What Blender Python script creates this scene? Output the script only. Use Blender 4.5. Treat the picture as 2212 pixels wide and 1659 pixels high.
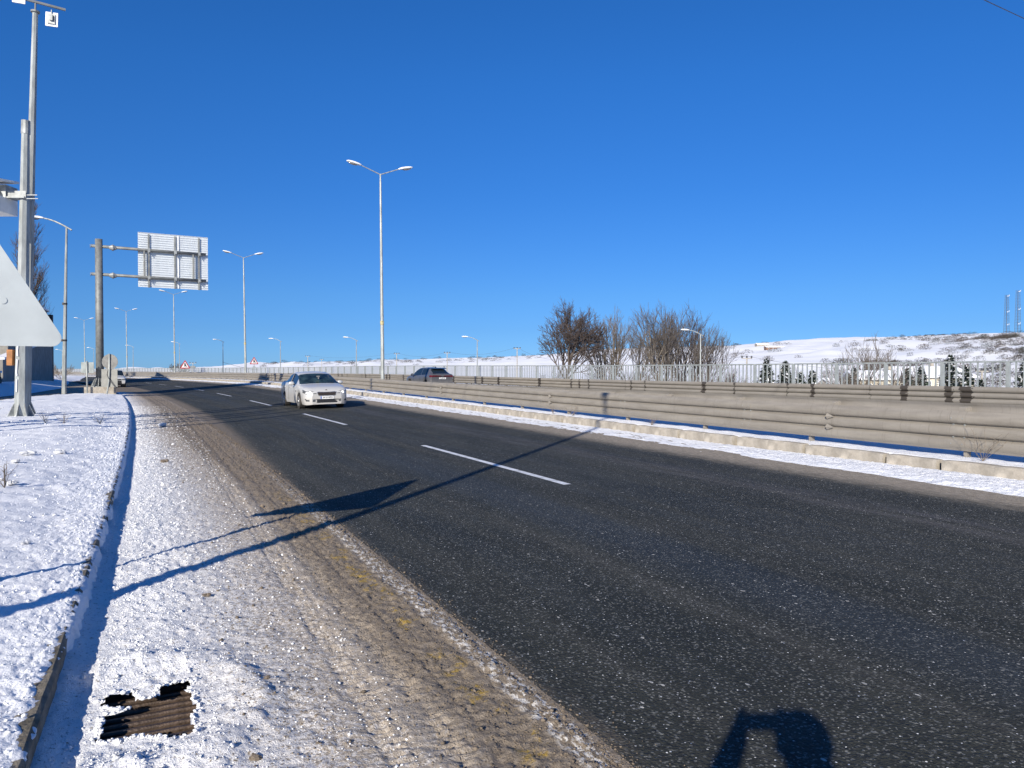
import bpy, bmesh, math, random
import numpy as np
from mathutils import Vector, Matrix
random.seed(7); rng = np.random.default_rng(7)
for o in list(bpy.data.objects): bpy.data.objects.remove(o)
sc = bpy.context.scene; col = sc.collection
R = math.radians

# ------------------------------------------------------------------ camera
# world frame: +Y runs along the road, +X across it towards the median, metres
EYE = 1.55; YAW = R(25.3); PITCH = R(.95); FPX = 1600/2212
cam = bpy.data.cameras.new('camera'); camo = bpy.data.objects.new('camera', cam); col.objects.link(camo)
cam.sensor_width = 36; cam.lens = 36*FPX; cam.clip_start = .05; cam.clip_end = 20000
camo.location = (0, 0, EYE); camo.rotation_euler = (R(90)-PITCH, 0, -YAW)
sc.camera = camo

# ------------------------------------------------------------------ sky, sun, exposure
SUN_AZ = R(224); SUN_EL = R(23.8)          # compass from +Y towards +X
w = bpy.data.worlds.new('World'); sc.world = w; w.use_nodes = True
nt = w.node_tree; nt.nodes.clear()
sky = nt.nodes.new('ShaderNodeTexSky'); sky.sky_type = 'NISHITA'; sky.sun_disc = False
sky.sun_elevation = SUN_EL; sky.sun_rotation = SUN_AZ
sky.altitude = 1200; sky.air_density = 1.0; sky.dust_density = .25; sky.ozone_density = 3.0
hs = nt.nodes.new('ShaderNodeHueSaturation'); hs.inputs['Saturation'].default_value = 1.0; hs.inputs['Hue'].default_value = .5
bg = nt.nodes.new('ShaderNodeBackground'); bg.inputs['Strength'].default_value = .105
wo = nt.nodes.new('ShaderNodeOutputWorld')
# grade: the deep, saturated winter blue of the photograph, by height above the horizon only
tcn = nt.nodes.new('ShaderNodeTexCoord'); sxz = nt.nodes.new('ShaderNodeSeparateXYZ'); ramp = nt.nodes.new('ShaderNodeValToRGB'); mulc = nt.nodes.new('ShaderNodeMix')
mulc.data_type = 'RGBA'; mulc.blend_type = 'MULTIPLY'; mulc.inputs[0].default_value = 1
el_ = ramp.color_ramp.elements
stops = [(0, (.20, .41, .88)), (.055, (.193, .385, .735)), (.10, (.20, .415, .73)), (.23, (.163, .457, .84)), (.36, (.154, .515, .95)), (.46, (.148, .53, .98)), (1, (.15, .54, 1))]
for i_, (p_, c_) in enumerate(stops):
    e_ = el_[i_] if i_ < 2 else el_.new(p_)
    e_.position = p_; e_.color = (*c_, 1)
nt.links.new(tcn.outputs['Generated'], sxz.inputs[0]); nt.links.new(sxz.outputs[2], ramp.inputs[0])
nt.links.new(sky.outputs[0], mulc.inputs[6]); nt.links.new(ramp.outputs[0], mulc.inputs[7]); nt.links.new(mulc.outputs[2], hs.inputs['Color']); nt.links.new(hs.outputs[0], bg.inputs['Color']); nt.links.new(bg.outputs[0], wo.inputs['Surface'])
sd = Vector((math.sin(SUN_AZ)*math.cos(SUN_EL), math.cos(SUN_AZ)*math.cos(SUN_EL), math.sin(SUN_EL)))
sun = bpy.data.lights.new('sun', 'SUN'); sun.energy = 5.0; sun.angle = R(.5); sun.color = (1, .93, .815)
suno = bpy.data.objects.new('sun', sun); col.objects.link(suno); suno.rotation_euler = sd.to_track_quat('Z', 'Y').to_euler(); suno.location = (0, 0, 50)
sc.view_settings.view_transform = 'Standard'; sc.view_settings.look = 'None'
sc.view_settings.gamma = 1; sc.view_settings.use_curve_mapping = False
sc.view_settings.exposure = .42
sc.cycles.max_bounces = 6; sc.cycles.transparent_max_bounces = 8

# ------------------------------------------------------------------ noise
def hsh(i, j, s=0):
    n = (i.astype(np.int64)*374761393 + j.astype(np.int64)*668265263 + s*982451653) & 0x7fffffff
    n = ((n ^ (n >> 13))*1274126177) & 0x7fffffff
    return ((n ^ (n >> 16)) & 0xffff)/65535.0
def vn(x, y, s=0):
    x = np.asarray(x, float); y = np.asarray(y, float)
    i = np.floor(x); j = np.floor(y); fx = x-i; fy = y-j
    fx = fx*fx*(3-2*fx); fy = fy*fy*(3-2*fy)
    a = hsh(i, j, s); b = hsh(i+1, j, s); c = hsh(i, j+1, s); d = hsh(i+1, j+1, s)
    return (a*(1-fx)+b*fx)*(1-fy)+(c*(1-fx)+d*fx)*fy*1.0
def fbm(x, y, o=4, s=0):
    r = 0; a = .5; t = 0
    for k in range(o):
        r = r + a*vn(x*2**k+17.3*k, y*2**k-9.1*k, s+k); t += a; a *= .5
    return r/t
def sm(a, b, x):
    t = np.clip((np.asarray(x, float)-a)/(b-a), 0, 1); return t*t*(3-2*t)

# ------------------------------------------------------------------ mesh helpers
def tag(o, label=None, cat=None, group=None, kind=None):
    if label: o['label'] = label
    if cat: o['category'] = cat
    if group: o['group'] = group
    if kind: o['kind'] = kind
    return o
def link(name, me, mat=None, parent=None, smooth=False):
    o = bpy.data.objects.new(name, me); col.objects.link(o)
    if mat is not None:
        for m in (mat if isinstance(mat, (list, tuple)) else [mat]): me.materials.append(m)
    if parent is not None: o.parent = parent
    if smooth: me.polygons.foreach_set('use_smooth', [True]*len(me.polygons))
    return o
def empty(name, loc=(0, 0, 0), rz=0, parent=None):
    o = bpy.data.objects.new(name, None); col.objects.link(o); o.location = loc; o.rotation_euler = (0, 0, rz)
    o.empty_display_size = .2
    if parent: o.parent = parent
    return o
def children(o): return [c for c in bpy.data.objects if c.parent == o]
def copy_tree(o, parent=None):
    c = o.copy(); col.objects.link(c)
    if parent is not None: c.parent = parent
    for ch in list(o.children): copy_tree(ch, c)
    return c
class MB:
    def __init__(s): s.v = []; s.f = []; s.m = []
    def add(s, vs, fs, mi=0):
        n = len(s.v); s.v += [tuple(p) for p in vs]; s.f += [tuple(i+n for i in f) for f in fs]; s.m += [mi]*len(fs); return s
    def box(s, x0, x1, y0, y1, z0, z1, mi=0, M=None):
        vs = [(x, y, z) for z in (z0, z1) for y in (y0, y1) for x in (x0, x1)]
        if M is not None: vs = [M @ Vector(p) for p in vs]
        return s.add(vs, [(0, 2, 3, 1), (4, 5, 7, 6), (0, 1, 5, 4), (2, 6, 7, 3), (0, 4, 6, 2), (1, 3, 7, 5)], mi)
    def cyl(s, a, b, r0, r1=None, n=8, mi=0, caps=True, ph=0):
        a = Vector(a); b = Vector(b); r1 = r0 if r1 is None else r1
        d = (b-a).normalized(); t = Vector((0, 0, 1)) if abs(d.z) < .9 else Vector((1, 0, 0))
        p = d.cross(t).normalized(); q = d.cross(p)
        vs = []
        for c, r in ((a, r0), (b, r1)):
            for k in range(n):
                th = 2*math.pi*k/n+ph; vs.append(c+p*(r*math.cos(th))+q*(r*math.sin(th)))
        fs = [(k, (k+1) % n, n+(k+1) % n, n+k) for k in range(n)]
        fs = [f[::-1] for f in fs]
        if caps: fs += [tuple(range(n)), tuple(range(2*n-1, n-1, -1))]
        return s.add(vs, fs, mi)
    def tube(s, pts, rs, n=8, mi=0):
        pts = [Vector(p) for p in pts]
        if not isinstance(rs, (list, tuple)): rs = [rs]*len(pts)
        vs = []; prev = None
        for i, c in enumerate(pts):
            d = (pts[min(i+1, len(pts)-1)]-pts[max(i-1, 0)]).normalized()
            if prev is None:
                t = Vector((0, 0, 1)) if abs(d.z) < .9 else Vector((1, 0, 0)); p = d.cross(t).normalized()
            else: p = (prev-d*prev.dot(d)).normalized()
            prev = p; q = d.cross(p)
            for k in range(n):
                th = 2*math.pi*k/n; vs.append(c+p*(rs[i]*math.cos(th))+q*(rs[i]*math.sin(th)))
        fs = []
        for i in range(len(pts)-1):
            for k in range(n): fs.append((i*n+k, (i+1)*n+k, (i+1)*n+(k+1) % n, i*n+(k+1) % n))
        fs += [tuple(range(n)), tuple(range(len(pts)*n-1, (len(pts)-1)*n-1, -1))]
        return s.add(vs, fs, mi)
    def prism(s, poly, axis, a, b, mi=0):
        # poly 2-D outline extruded along axis from a to b
        def P(u, v, t): return {'x': (t, u, v), 'y': (u, t, v), 'z': (u, v, t)}[axis]
        n = len(poly); vs = [P(u, v, a) for u, v in poly]+[P(u, v, b) for u, v in poly]
        fs = [tuple(range(n)), tuple(range(2*n-1, n-1, -1))]+[(k, n+k, n+(k+1) % n, (k+1) % n) for k in range(n)]
        return s.add(vs, fs, mi)
    def ball(s, c, rx, ry, rz, nu=10, nv=6, mi=0, jit=0, M=None):
        vs = []; c = Vector(c)
        for j in range(nv+1):
            t = math.pi*j/nv
            for k in range(nu):
                p = 2*math.pi*k/nu; g = 1+(random.uniform(-jit, jit) if jit else 0)
                q = Vector((rx*g*math.sin(t)*math.cos(p), ry*g*math.sin(t)*math.sin(p), rz*g*math.cos(t)))
                if M is not None: q = M @ q
                vs.append(c+q)
        fs = [(j*nu+k, (j+1)*nu+k, (j+1)*nu+(k+1) % nu, j*nu+(k+1) % nu) for j in range(nv) for k in range(nu)]
        return s.add(vs, fs, mi)
    def mesh(s, name, fix=True):
        me = bpy.data.meshes.new(name); me.from_pydata(s.v, [], s.f)
        if any(s.m): me.polygons.foreach_set('material_index', s.m)
        if fix:
            bm = bmesh.new(); bm.from_mesh(me); bmesh.ops.remove_doubles(bm, verts=bm.verts, dist=1e-5)
            bmesh.ops.recalc_face_normals(bm, faces=bm.faces); bm.to_mesh(me); bm.free()
        return me
    def build(s, name, mat, parent=None, smooth=False, fix=True):
        return link(name, s.mesh(name, fix), mat, parent, smooth)
def npmesh(name, V, Q, uv=None):
    me = bpy.data.meshes.new(name); V = np.asarray(V, np.float32); Q = np.asarray(Q, np.int32)
    me.vertices.add(len(V)); me.vertices.foreach_set('co', V.ravel())
    k = Q.shape[1]; me.loops.add(Q.size); me.loops.foreach_set('vertex_index', Q.ravel())
    me.polygons.add(len(Q)); me.polygons.foreach_set('loop_start', np.arange(len(Q), dtype=np.int32)*k)
    if uv is not None:
        l = me.uv_layers.new(name='UVMap'); l.data.foreach_set('uv', np.asarray(uv, np.float32)[Q.ravel()].ravel())
    me.update(calc_edges=True); me.validate(); return me
def gridq(nu, nv):
    i = np.arange(nv-1)[:, None]*nu+np.arange(nu-1)[None, :]
    i = i.ravel(); return np.stack([i, i+1, i+nu+1, i+nu], 1)

# ------------------------------------------------------------------ road alignment: gentle left-hand curve
def off(y):
    y = np.asarray(y, float); yy = np.clip(y, 0, 300)
    return -(yy**2)/1480 - np.where(y > 300, (y-300)*600/1480, 0)
def pt(u, y, z=0): return Vector((float(u+off(y)), y, z))
def heading(y): return math.atan(2*min(max(y, 0), 300)/1480)     # rotation about z
def rise(u): return 0.0 + .16*sm(13.5, 24, u)                    # superelevation of the far carriageway
def bank_e(y): return .002+.055*sm(5, 75, y)                     # the curve is banked, outer side up
def far_add(y): return .30*sm(25, 90, y)+.25*sm(100, 220, y)
def zr(u, y):
    a = bank_e(y)*(np.clip(u, 1.65, 11)-1.65); t = sm(11.9, 13.9, u)
    return a*(1-t)+far_add(y)*t
def zr1(u, y): return float(zr(np.array([float(u)]), np.array([float(y)]))[0])
def place(px, fwd):                                              # bearing and distance -> ground position
    r = (px-1106)/1600*fwd
    return fwd*math.sin(YAW)+r*math.cos(YAW), fwd*math.cos(YAW)-r*math.sin(YAW)
def ribbon(name, us, ys, zf, mat, hole=None, kind='structure', smooth=True, label=None, cat=None, uoff=None):
    us = np.asarray(us, float); ys = np.asarray(ys, float)
    U, Y = np.meshgrid(us, ys); UU = U if uoff is None else U+uoff(U, Y)
    Z = zf(U, Y)+zr(U, Y)
    V = np.stack([UU+off(Y), Y, Z], -1).reshape(-1, 3); Q = gridq(len(us), len(ys))
    if hole is not None:
        c = np.stack([U.ravel()[Q].mean(1), Y.ravel()[Q].mean(1)], 1); Q = Q[~hole(c[:, 0], c[:, 1])]
    me = npmesh(name, V, Q, np.stack([U.ravel(), Y.ravel()], 1))
    return tag(link(name, me, mat, None, smooth), label, cat, None, kind)

# ------------------------------------------------------------------ materials
def nodemat(name):
    m = bpy.data.materials.new(name); m.use_nodes = True; t = m.node_tree; t.nodes.clear()
    o = t.nodes.new('ShaderNodeOutputMaterial'); b = t.nodes.new('ShaderNodeBsdfPrincipled'); t.links.new(b.outputs[0], o.inputs[0])
    return m, t, b
class NB:
    """tiny node-graph writer"""
    def __init__(s, t): s.t = t; s.x = 0
    def n(s, k, **kw):
        q = s.t.nodes.new(k)
        for a, v in kw.items(): setattr(q, a, v)
        return q
    def put(s, inp, v):
        if isinstance(v, bpy.types.NodeSocket): s.t.links.new(v, inp)
        else: inp.default_value = v
    def math(s, op, a, b=0.0, c=0.0, clamp=False):
        q = s.n('ShaderNodeMath', operation=op, use_clamp=clamp); s.put(q.inputs[0], a); s.put(q.inputs[1], b); s.put(q.inputs[2], c); return q.outputs[0]
    def ss(s, a, b, x):
        q = s.n('ShaderNodeMapRange', interpolation_type='SMOOTHSTEP'); s.put(q.inputs[0], x); q.inputs[1].default_value = a; q.inputs[2].default_value = b; return q.outputs[0]
    def mix(s, f, a, b):
        q = s.n('ShaderNodeMix', data_type='RGBA'); s.put(q.inputs[0], f)
        s.put(q.inputs[6], a if isinstance(a, bpy.types.NodeSocket) else (*a, 1)); s.put(q.inputs[7], b if isinstance(b, bpy.types.NodeSocket) else (*b, 1)); return q.outputs[2]
    def map(s, vec, sc_=(1, 1, 1)):
        q = s.n('ShaderNodeMapping'); s.put(q.inputs[0], vec); q.inputs['Scale'].default_value = sc_; return q.outputs[0]
    def noise(s, vec, scale, det=4, rough=.55, dist=0):
        q = s.n('ShaderNodeTexNoise'); s.put(q.inputs['Vector'], vec); q.inputs['Scale'].default_value = scale; q.inputs['Detail'].default_value = det; q.inputs['Roughness'].default_value = rough; q.inputs['Distortion'].default_value = dist; return q.outputs[0]
    def vor(s, vec, scale, out=0, feature='F1', rnd=1):
        q = s.n('ShaderNodeTexVoronoi', feature=feature); s.put(q.inputs['Vector'], vec); q.inputs['Scale'].default_value = scale; q.inputs['Randomness'].default_value = rnd; return q.outputs[out]
    def bump(s, h, st, dist=.01, nrm=None):
        q = s.n('ShaderNodeBump'); s.put(q.inputs['Height'], h); q.inputs['Strength'].default_value = st; q.inputs['Distance'].default_value = dist
        if nrm is not None: s.put(q.inputs['Normal'], nrm)
        return q.outputs[0]
    def obj(s): return s.n('ShaderNodeTexCoord').outputs['Object']
    def uv(s): return s.n('ShaderNodeTexCoord').outputs['UV']
    def sep(s, v):
        q = s.n('ShaderNodeSeparateXYZ'); s.put(q.inputs[0], v); return q.outputs
    def seprgb(s, v):
        q = s.n('ShaderNodeSeparateColor'); s.put(q.inputs[0], v); return q.outputs
def simple(name, c, rough=.6, metal=0, var=.15, scale=6, bump=0, bscale=40, dirt=None, dirtamt=.3, spec=.5, stretch=(1, 1, 1), coat=0):
    m, t, b = nodemat(name); N = NB(t); o = N.map(N.obj(), stretch)
    n1 = N.noise(o, scale, 5, .6)
    c2 = tuple(max(0, v*(1-var*1.6)) for v in c); c1 = tuple(min(1, v*(1+var)) for v in c)
    cc = N.mix(N.ss(.3, .7, n1), c2, c1)
    if dirt: cc = N.mix(N.math('MULTIPLY', N.ss(.45, .7, N.noise(o, scale*.37, 6, .65)), dirtamt), cc, dirt)
    t.links.new(cc, b.inputs['Base Color'])
    b.inputs['Roughness'].default_value = rough; b.inputs['Metallic'].default_value = metal
    b.inputs['Specular IOR Level'].default_value = spec; b.inputs['Coat Weight'].default_value = coat
    if bump: t.links.new(N.bump(N.noise(o, bscale, 4, .6), bump, .02), b.inputs['Normal'])
    return m

def snow_mat(name, fine=60, dirty=0.0, bump=.5, bs=.02):
    m, t, b = nodemat(name); N = NB(t); o = N.obj()
    big = N.noise(o, 1.3, 5, .6); fn = N.noise(o, fine, 4, .7); md = N.noise(o, 9, 5, .65)
    c = N.mix(N.ss(.35, .65, big), (.80, .81, .83), (.88, .88, .885))
    c = N.mix(N.math('MULTIPLY', N.ss(.58, .72, N.noise(o, 5.5, 7, .75)), .25+dirty), c, (.55, .50, .44))
    t.links.new(c, b.inputs['Base Color']); b.inputs['Roughness'].default_value = .75
    b.inputs['Specular IOR Level'].default_value = .2
    h = N.math('ADD', N.math('MULTIPLY', md, 1.3), fn)
    t.links.new(N.bump(h, bump, bs), b.inputs['Normal'])
    return m
M = {}
M['snow'] = snow_mat('snow', 55, 0, .55, .02)
M['snow_bank'] = snow_mat('dirty_snow_bank', 24, .45, .8, .03)
M['snow_wild'] = snow_mat('snow_trampled', 30, .1, .7, .03)
M['galv'] = simple('galvanised_steel', (.32, .335, .33), .55, .25, .22, 5, .05, 60, (.30, .29, .27), .3)
M['galv_light'] = simple('galvanised_pole', (.34, .36, .345), .5, .25, .2, 3, .04, 50, (.36, .35, .33), .4, stretch=(2, 2, .5))
M['galv_dark'] = simple('weathered_pole', (.20, .21, .205), .6, .2, .2, 3, .05, 30, (.18, .17, .16), .5)
M['white_lamp'] = simple('lamp_housing', (.78, .79, .78), .4, 0, .05)
M['lens'] = simple('lamp_glass', (.22, .21, .20), .15, 0, .1, spec=.8)
M['concrete'] = simple('concrete', (.40, .36, .30), .85, 0, .2, 4, .3, 30, (.24, .20, .15), .5)
M['shaded_kerb'] = simple('shaded_kerb', (.20, .17, .125), .9, 0, .3, 9, .5, 60, (.10, .085, .05), .7)  # brown kerb concrete, darkened in the colour for the shade on its face
M['alu'] = simple('sign_back', (.49, .52, .505), .42, .3, .06, 2.5, .02, 20, (.42, .45, .45), .5)
M['alu_rail'] = simple('sign_panel', (.68, .71, .72), .35, .2, .05, 3)
M['iron'] = simple('rusty_iron', (.085, .058, .042), .55, .3, .3, 30, .3, 80, (.11, .075, .05), .6)
M['black'] = simple('black_plastic', (.02, .02, .022), .5, 0, .1)
M['tyre'] = simple('tyre_rubber', (.035, .033, .03), .85, 0, .3, 12, .2, 60, (.12, .10, .08), .4)
M['wire'] = simple('cable', (.05, .05, .055), .6, 0, .1)
M['pit'] = simple('drain_pit', (.02, .018, .016), .9, 0, .3)

def asphalt_mat():
    m, t, b = nodemat('asphalt'); N = NB(t); uv = N.uv(); s = N.sep(uv); u, v = s[0], s[1]
    base = N.mix(N.ss(.35, .65, N.noise(N.map(uv, (1.2, .25, 1)), 1.4, 5, .6)), (.026, .028, .023), (.042, .043, .035))
    # wheel-path streaks and salt film, stretched along the road
    st = N.noise(N.map(uv, (2.6, .05, 1)), 1.0, 6, .6)
    base = N.mix(N.math('MULTIPLY', N.ss(.5, .72, st), .5), base, (.075, .076, .074))
    wp = N.math('SUBTRACT', 1.0, N.ss(.1, .55, N.math('ABSOLUTE', N.math('SUBTRACT', u, 7.25))))
    base = N.mix(N.math('MULTIPLY', N.math('MULTIPLY', wp, N.ss(.35, .7, N.noise(N.map(uv, (3, .3, 1)), 2, 6, .7))), .65), base, (.105, .10, .105))
    wp2 = N.math('SUBTRACT', 1.0, N.ss(.1, .6, N.math('ABSOLUTE', N.math('SUBTRACT', u, 3.9))))
    base = N.mix(N.math('MULTIPLY', wp2, .35), base, (.03, .042, .06))
    # stone chips, with sun glints painted in as sparse pale spots
    cr = N.seprgb(N.vor(uv, 95, 1)); ch = N.ss(.80, .985, cr[0])
    base = N.mix(N.math('MULTIPLY', ch, .8), base, (.20, .20, .185))
    cr2 = N.seprgb(N.vor(uv, 60, 1)); ed = N.math('SUBTRACT', 1, N.ss(.0, .45, N.vor(uv, 60, 0)))
    sp = N.math('MULTIPLY', N.math('GREATER_THAN', cr2[1], .95), N.math('GREATER_THAN', ed, .35))
    base = N.mix(sp, base, (.78, .78, .76))
    base = N.mix(N.math('MULTIPLY', N.ss(.55, .95, cr2[2]), .45), base, (.012, .012, .013))
    cr3 = N.seprgb(N.vor(N.map(uv, (1, .6, 1)), 34, 1)); e3 = N.math('LESS_THAN', N.vor(N.map(uv, (1, .6, 1)), 34, 0), .30)
    base = N.mix(N.math('MULTIPLY', N.math('GREATER_THAN', cr3[0], .982), e3), base, (.40, .39, .36))
    # grit and salt towards the median kerb, and a brown film by the near edge line
    gn = N.noise(N.map(uv, (4, 1.1, 1)), 2.2, 7, .7)
    gu = N.math('ADD', u, N.math('MULTIPLY', N.math('SUBTRACT', gn, .5), 1.1))
    g = N.ss(8.35, 9.15, gu)
    grit = N.mix(N.ss(.35, .65, N.noise(N.map(uv, (30, 5, 1)), 1.5, 6, .75)), (.18, .15, .115), (.40, .35, .28))
    base = N.mix(g, base, grit)
    lu = N.math('ADD', u, N.math('MULTIPLY', N.math('SUBTRACT', gn, .5), .5))
    base = N.mix(N.math('MULTIPLY', N.math('SUBTRACT', 1, N.ss(1.55, 1.95, N.math('ADD', .16, N.math('SUBTRACT', lu, N.math('MULTIPLY', N.ss(6, 26, v), .45))))), .85), base, (.21, .17, .125))
    t.links.new(base, b.inputs['Base Color'])
    b.inputs['Specular IOR Level'].default_value = .18
    rr = N.math('ADD', .72, N.math('MULTIPLY', N.ss(.4, .7, st), .2)); t.links.new(rr, b.inputs['Roughness'])
    h = N.math('ADD', N.vor(uv, 70, 0), N.math('MULTIPLY', N.noise(uv, 160, 2), .6))
    t.links.new(N.bump(h, .8, .006), b.inputs['Normal'])
    return m
M['asphalt'] = asphalt_mat()
def shoulder_mat():
    m, t, b = nodemat('gritty_snow'); N = NB(t); uv = N.uv(); s = N.sep(uv); u, v = s[0], s[1]
    n = N.noise(N.map(uv, (1, .6, 1)), 2.0, 6, .65); f = N.noise(N.map(uv, (1, 1, 1)), 38, 5, .75)
    snow = N.mix(N.ss(.3, .7, n), (.78, .78, .79), (.86, .86, .86))
    br = N.mix(N.ss(.3, .7, N.noise(uv, 26, 5, .7)), (.125, .097, .068), (.30, .245, .185))
    # dirt share grows from kerb to lane, and with distance
    far = N.ss(7, 22, v)
    du = N.math('ADD', u, N.math('MULTIPLY', far, .50))
    d1 = N.ss(-.1, 1.6, N.math('ADD', du, N.math('MULTIPLY', N.math('SUBTRACT', n, .5), .8)))
    thr = N.math('SUBTRACT', .615, N.math('MULTIPLY', d1, .28))
    q = N.n('ShaderNodeMapRange'); N.put(q.inputs[0], N.math('SUBTRACT', f, thr)); q.inputs[1].default_value = -.05; q.inputs[2].default_value = .05
    c = N.mix(q.outputs[0], snow, br)
    film = N.math('MULTIPLY', N.ss(-.2, .9, du), .62)
    c = N.mix(film, c, (.52, .45, .37))
    full = N.ss(.92, 1.22, N.math('ADD', du, N.math('MULTIPLY', N.math('SUBTRACT', n, .5), .25)))
    c = N.mix(N.math('MULTIPLY', full, .86), c, br)
    # worn yellow line and ragged white line showing through the slush
    yl = N.math('SUBTRACT', 1, N.ss(.04, .11, N.math('ABSOLUTE', N.math('SUBTRACT', u, 1.37))))
    ym = N.math('MULTIPLY', N.math('SUBTRACT', .8, N.math('MULTIPLY', N.ss(5, 12, v), .75)), N.math('MULTIPLY', N.ss(.50, .58, N.noise(N.map(uv, (1, .9, 1)), 3.2, 6, .75)), N.ss(.43, .54, N.noise(uv, 22, 5, .7))))
    c = N.mix(N.math('MULTIPLY', yl, ym), c, (.42, .27, .035))
    wl = N.math('SUBTRACT', 1, N.ss(.05, .10, N.math('ABSOLUTE', N.math('SUBTRACT', u, 1.56))))
    wm = N.math('MULTIPLY', N.ss(.48, .58, N.noise(N.map(uv, (1.6, .8, 1)), 20, 5, .7)), N.math('SUBTRACT', 1, N.math('MULTIPLY', N.ss(5, 14, v), .8)))
    c = N.mix(N.math('MULTIPLY', wl, N.math('MULTIPLY', wm, .9)), c, (.74, .71, .66))
    t.links.new(c, b.inputs['Base Color']); b.inputs['Roughness'].default_value = .8; b.inputs['Specular IOR Level'].default_value = .2
    h = N.math('ADD', N.noise(uv, 45, 4, .7), N.math('MULTIPLY', N.noise(uv, 120, 3, .7), .5))
    t.links.new(N.bump(h, .8, .02), b.inputs['Normal'])
    return m
M['shoulder'] = shoulder_mat()
def rail_mat(name, stain):
    m, t, b = nodemat(name); N = NB(t); o = N.obj(); s = N.sep(o)
    n = N.noise(N.map(o, (6, .6, 3)), 2, 6, .65)
    c = N.mix(N.ss(.3, .7, n), (.235, .21, .175), (.31, .28, .235))
    c = N.mix(N.math('MULTIPLY', N.ss(.55, .75, N.noise(N.map(o, (3, 8, .8)), 3, 5, .7)), .4), c, (.20, .175, .145))
    pr = N.n('ShaderNodeObjectInfo').outputs['Random']; c = N.mix(N.math('MULTIPLY', N.ss(.3, 1, pr), .35), c, (.22, .205, .185))
    c = N.mix(N.math('MULTIPLY', N.ss(.56, .70, N.noise(N.map(o, (2, 26, .5)), 1.2, 4, .7)), .5), c, (.15, .128, .10))
    if stain:
        oi = N.n('ShaderNodeObjectInfo').outputs['Random']
        y = N.math('ADD', s[1], N.math('MULTIPLY', N.math('SUBTRACT', N.noise(o, 9, 3), .5), .35))
        for k, a in ((1.0, .9), (3.7, 2.6)):
            r = N.math('FRACT', N.math('MULTIPLY', oi, 7.13*k))
            c0 = N.math('MULTIPLY', r, 4.2)
            wd = N.math('MULTIPLY', N.math('FRACT', N.math('MULTIPLY', oi, 31.7*k)), .24)
            mk = N.math('LESS_THAN', N.math('ABSOLUTE', N.math('SUBTRACT', y, c0)), wd)
            mk = N.math('MULTIPLY', mk, N.math('LESS_THAN', s[2], .80))
            c = N.mix(N.math('MULTIPLY', mk, .9), c, (.045, .036, .028))
    t.links.new(c, b.inputs['Base Color']); b.inputs['Roughness'].default_value = .55; b.inputs['Metallic'].default_value = .1
    t.links.new(N.bump(n, .08, .02), b.inputs['Normal'])
    return m
M['rail'] = rail_mat('dusty_guard_rail', False); M['rail_stained'] = rail_mat('stained_guard_rail', True)
M['fence'] = simple('fence_paint', (.31, .335, .33), .5, .1, .12, 5, 0, 20, (.36, .37, .36), .3)
M['paint_white'] = simple('lane_paint', (.72, .73, .74), .6, 0, .12, 14, .2, 60, (.30, .30, .30), .8)
M['bark'] = simple('bark', (.105, .085, .07), .9, 0, .3, 4)
M['bark_pale'] = simple('pale_bark', (.17, .145, .115), .9, 0, .3, 4)
M['twig'] = simple('twigs', (.14, .118, .10), .9, 0, .3, 2)
M['twig_red'] = simple('reddish_twigs', (.095, .072, .062), .9, 0, .3, 2)
M['twig_pale'] = simple('pale_twigs', (.19, .155, .12), .9, 0, .3, 2)

# ------------------------------------------------------------------ terrain: one sheet to the horizon
HP = [(-4000, 803), (0, 804), (420, 800), (540, 790), (600, 788), (800, 785), (1000, 780), (1180, 771), (1300, 760), (1400, 756), (1570, 753), (1640, 745), (1700, 738), (1780, 731), (1850, 728), (1950, 727), (2050, 722), (2120, 719), (2212, 718), (2400, 707), (2900, 700), (5200, 730)]
HA = np.array([math.atan((p-1106)/1600) for p, _ in HP]); HE = np.array([(803-y)/1600/math.hypot(1, (p-1106)/1600) for p, y in HP])
HA0 = math.atan((1640-1106)/1600)
def terr(x, y):
    x = np.asarray(x, float); y = np.asarray(y, float)
    r = np.hypot(x, y); az = np.arctan2(x, y)-YAW; az = (az+np.pi) % (2*np.pi)-np.pi
    e = np.interp(az, HA, HE); r0 = np.interp(az, [-.5, 0, .62], [2600, 1900, 1050])
    u = x-off(y)
    shelf = np.interp(az, [HA0-.05, HA0+.09], [1.6, 7.5])
    low = -.55-shelf*sm(27.6, 45, u)*sm(-60, -20, y)
    low = low+np.where(u > 45, 1.2*(fbm(x/60, y/60, 3, 5)-.5)*sm(45, 80, u), 0)
    left = np.where(u < -8, .55, 0)*sm(8, 14, -u); low = low+left
    H = e*r0+EYE+8
    t = np.clip((r/r0-.16)/(1-.16), 0, 1)
    shape = .15*sm(0, .35, t)+.85*t**1.35
    n = fbm(x/170, y/170, 5, 11)-.5; rid = np.abs(fbm(x/95, y/95, 4, 23)-.5)*2
    hill = H*shape+np.where(H > 12, 1, H/12)*(n*16+rid*9-2)*sm(0, .3, t)*(1-sm(.86, .99, t))
    hill = hill+np.where(r > r0, -(r-r0)*.02, 0)+sm(.95, 1, t)*(fbm(x/60, y/60, 3, 31)-.5)*2.2*np.clip(H/40, 0, 1)
    return low+np.clip(hill, -3, None)*sm(60, 200, np.maximum(u, 0)+np.maximum(r-400, 0)*.5)
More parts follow.
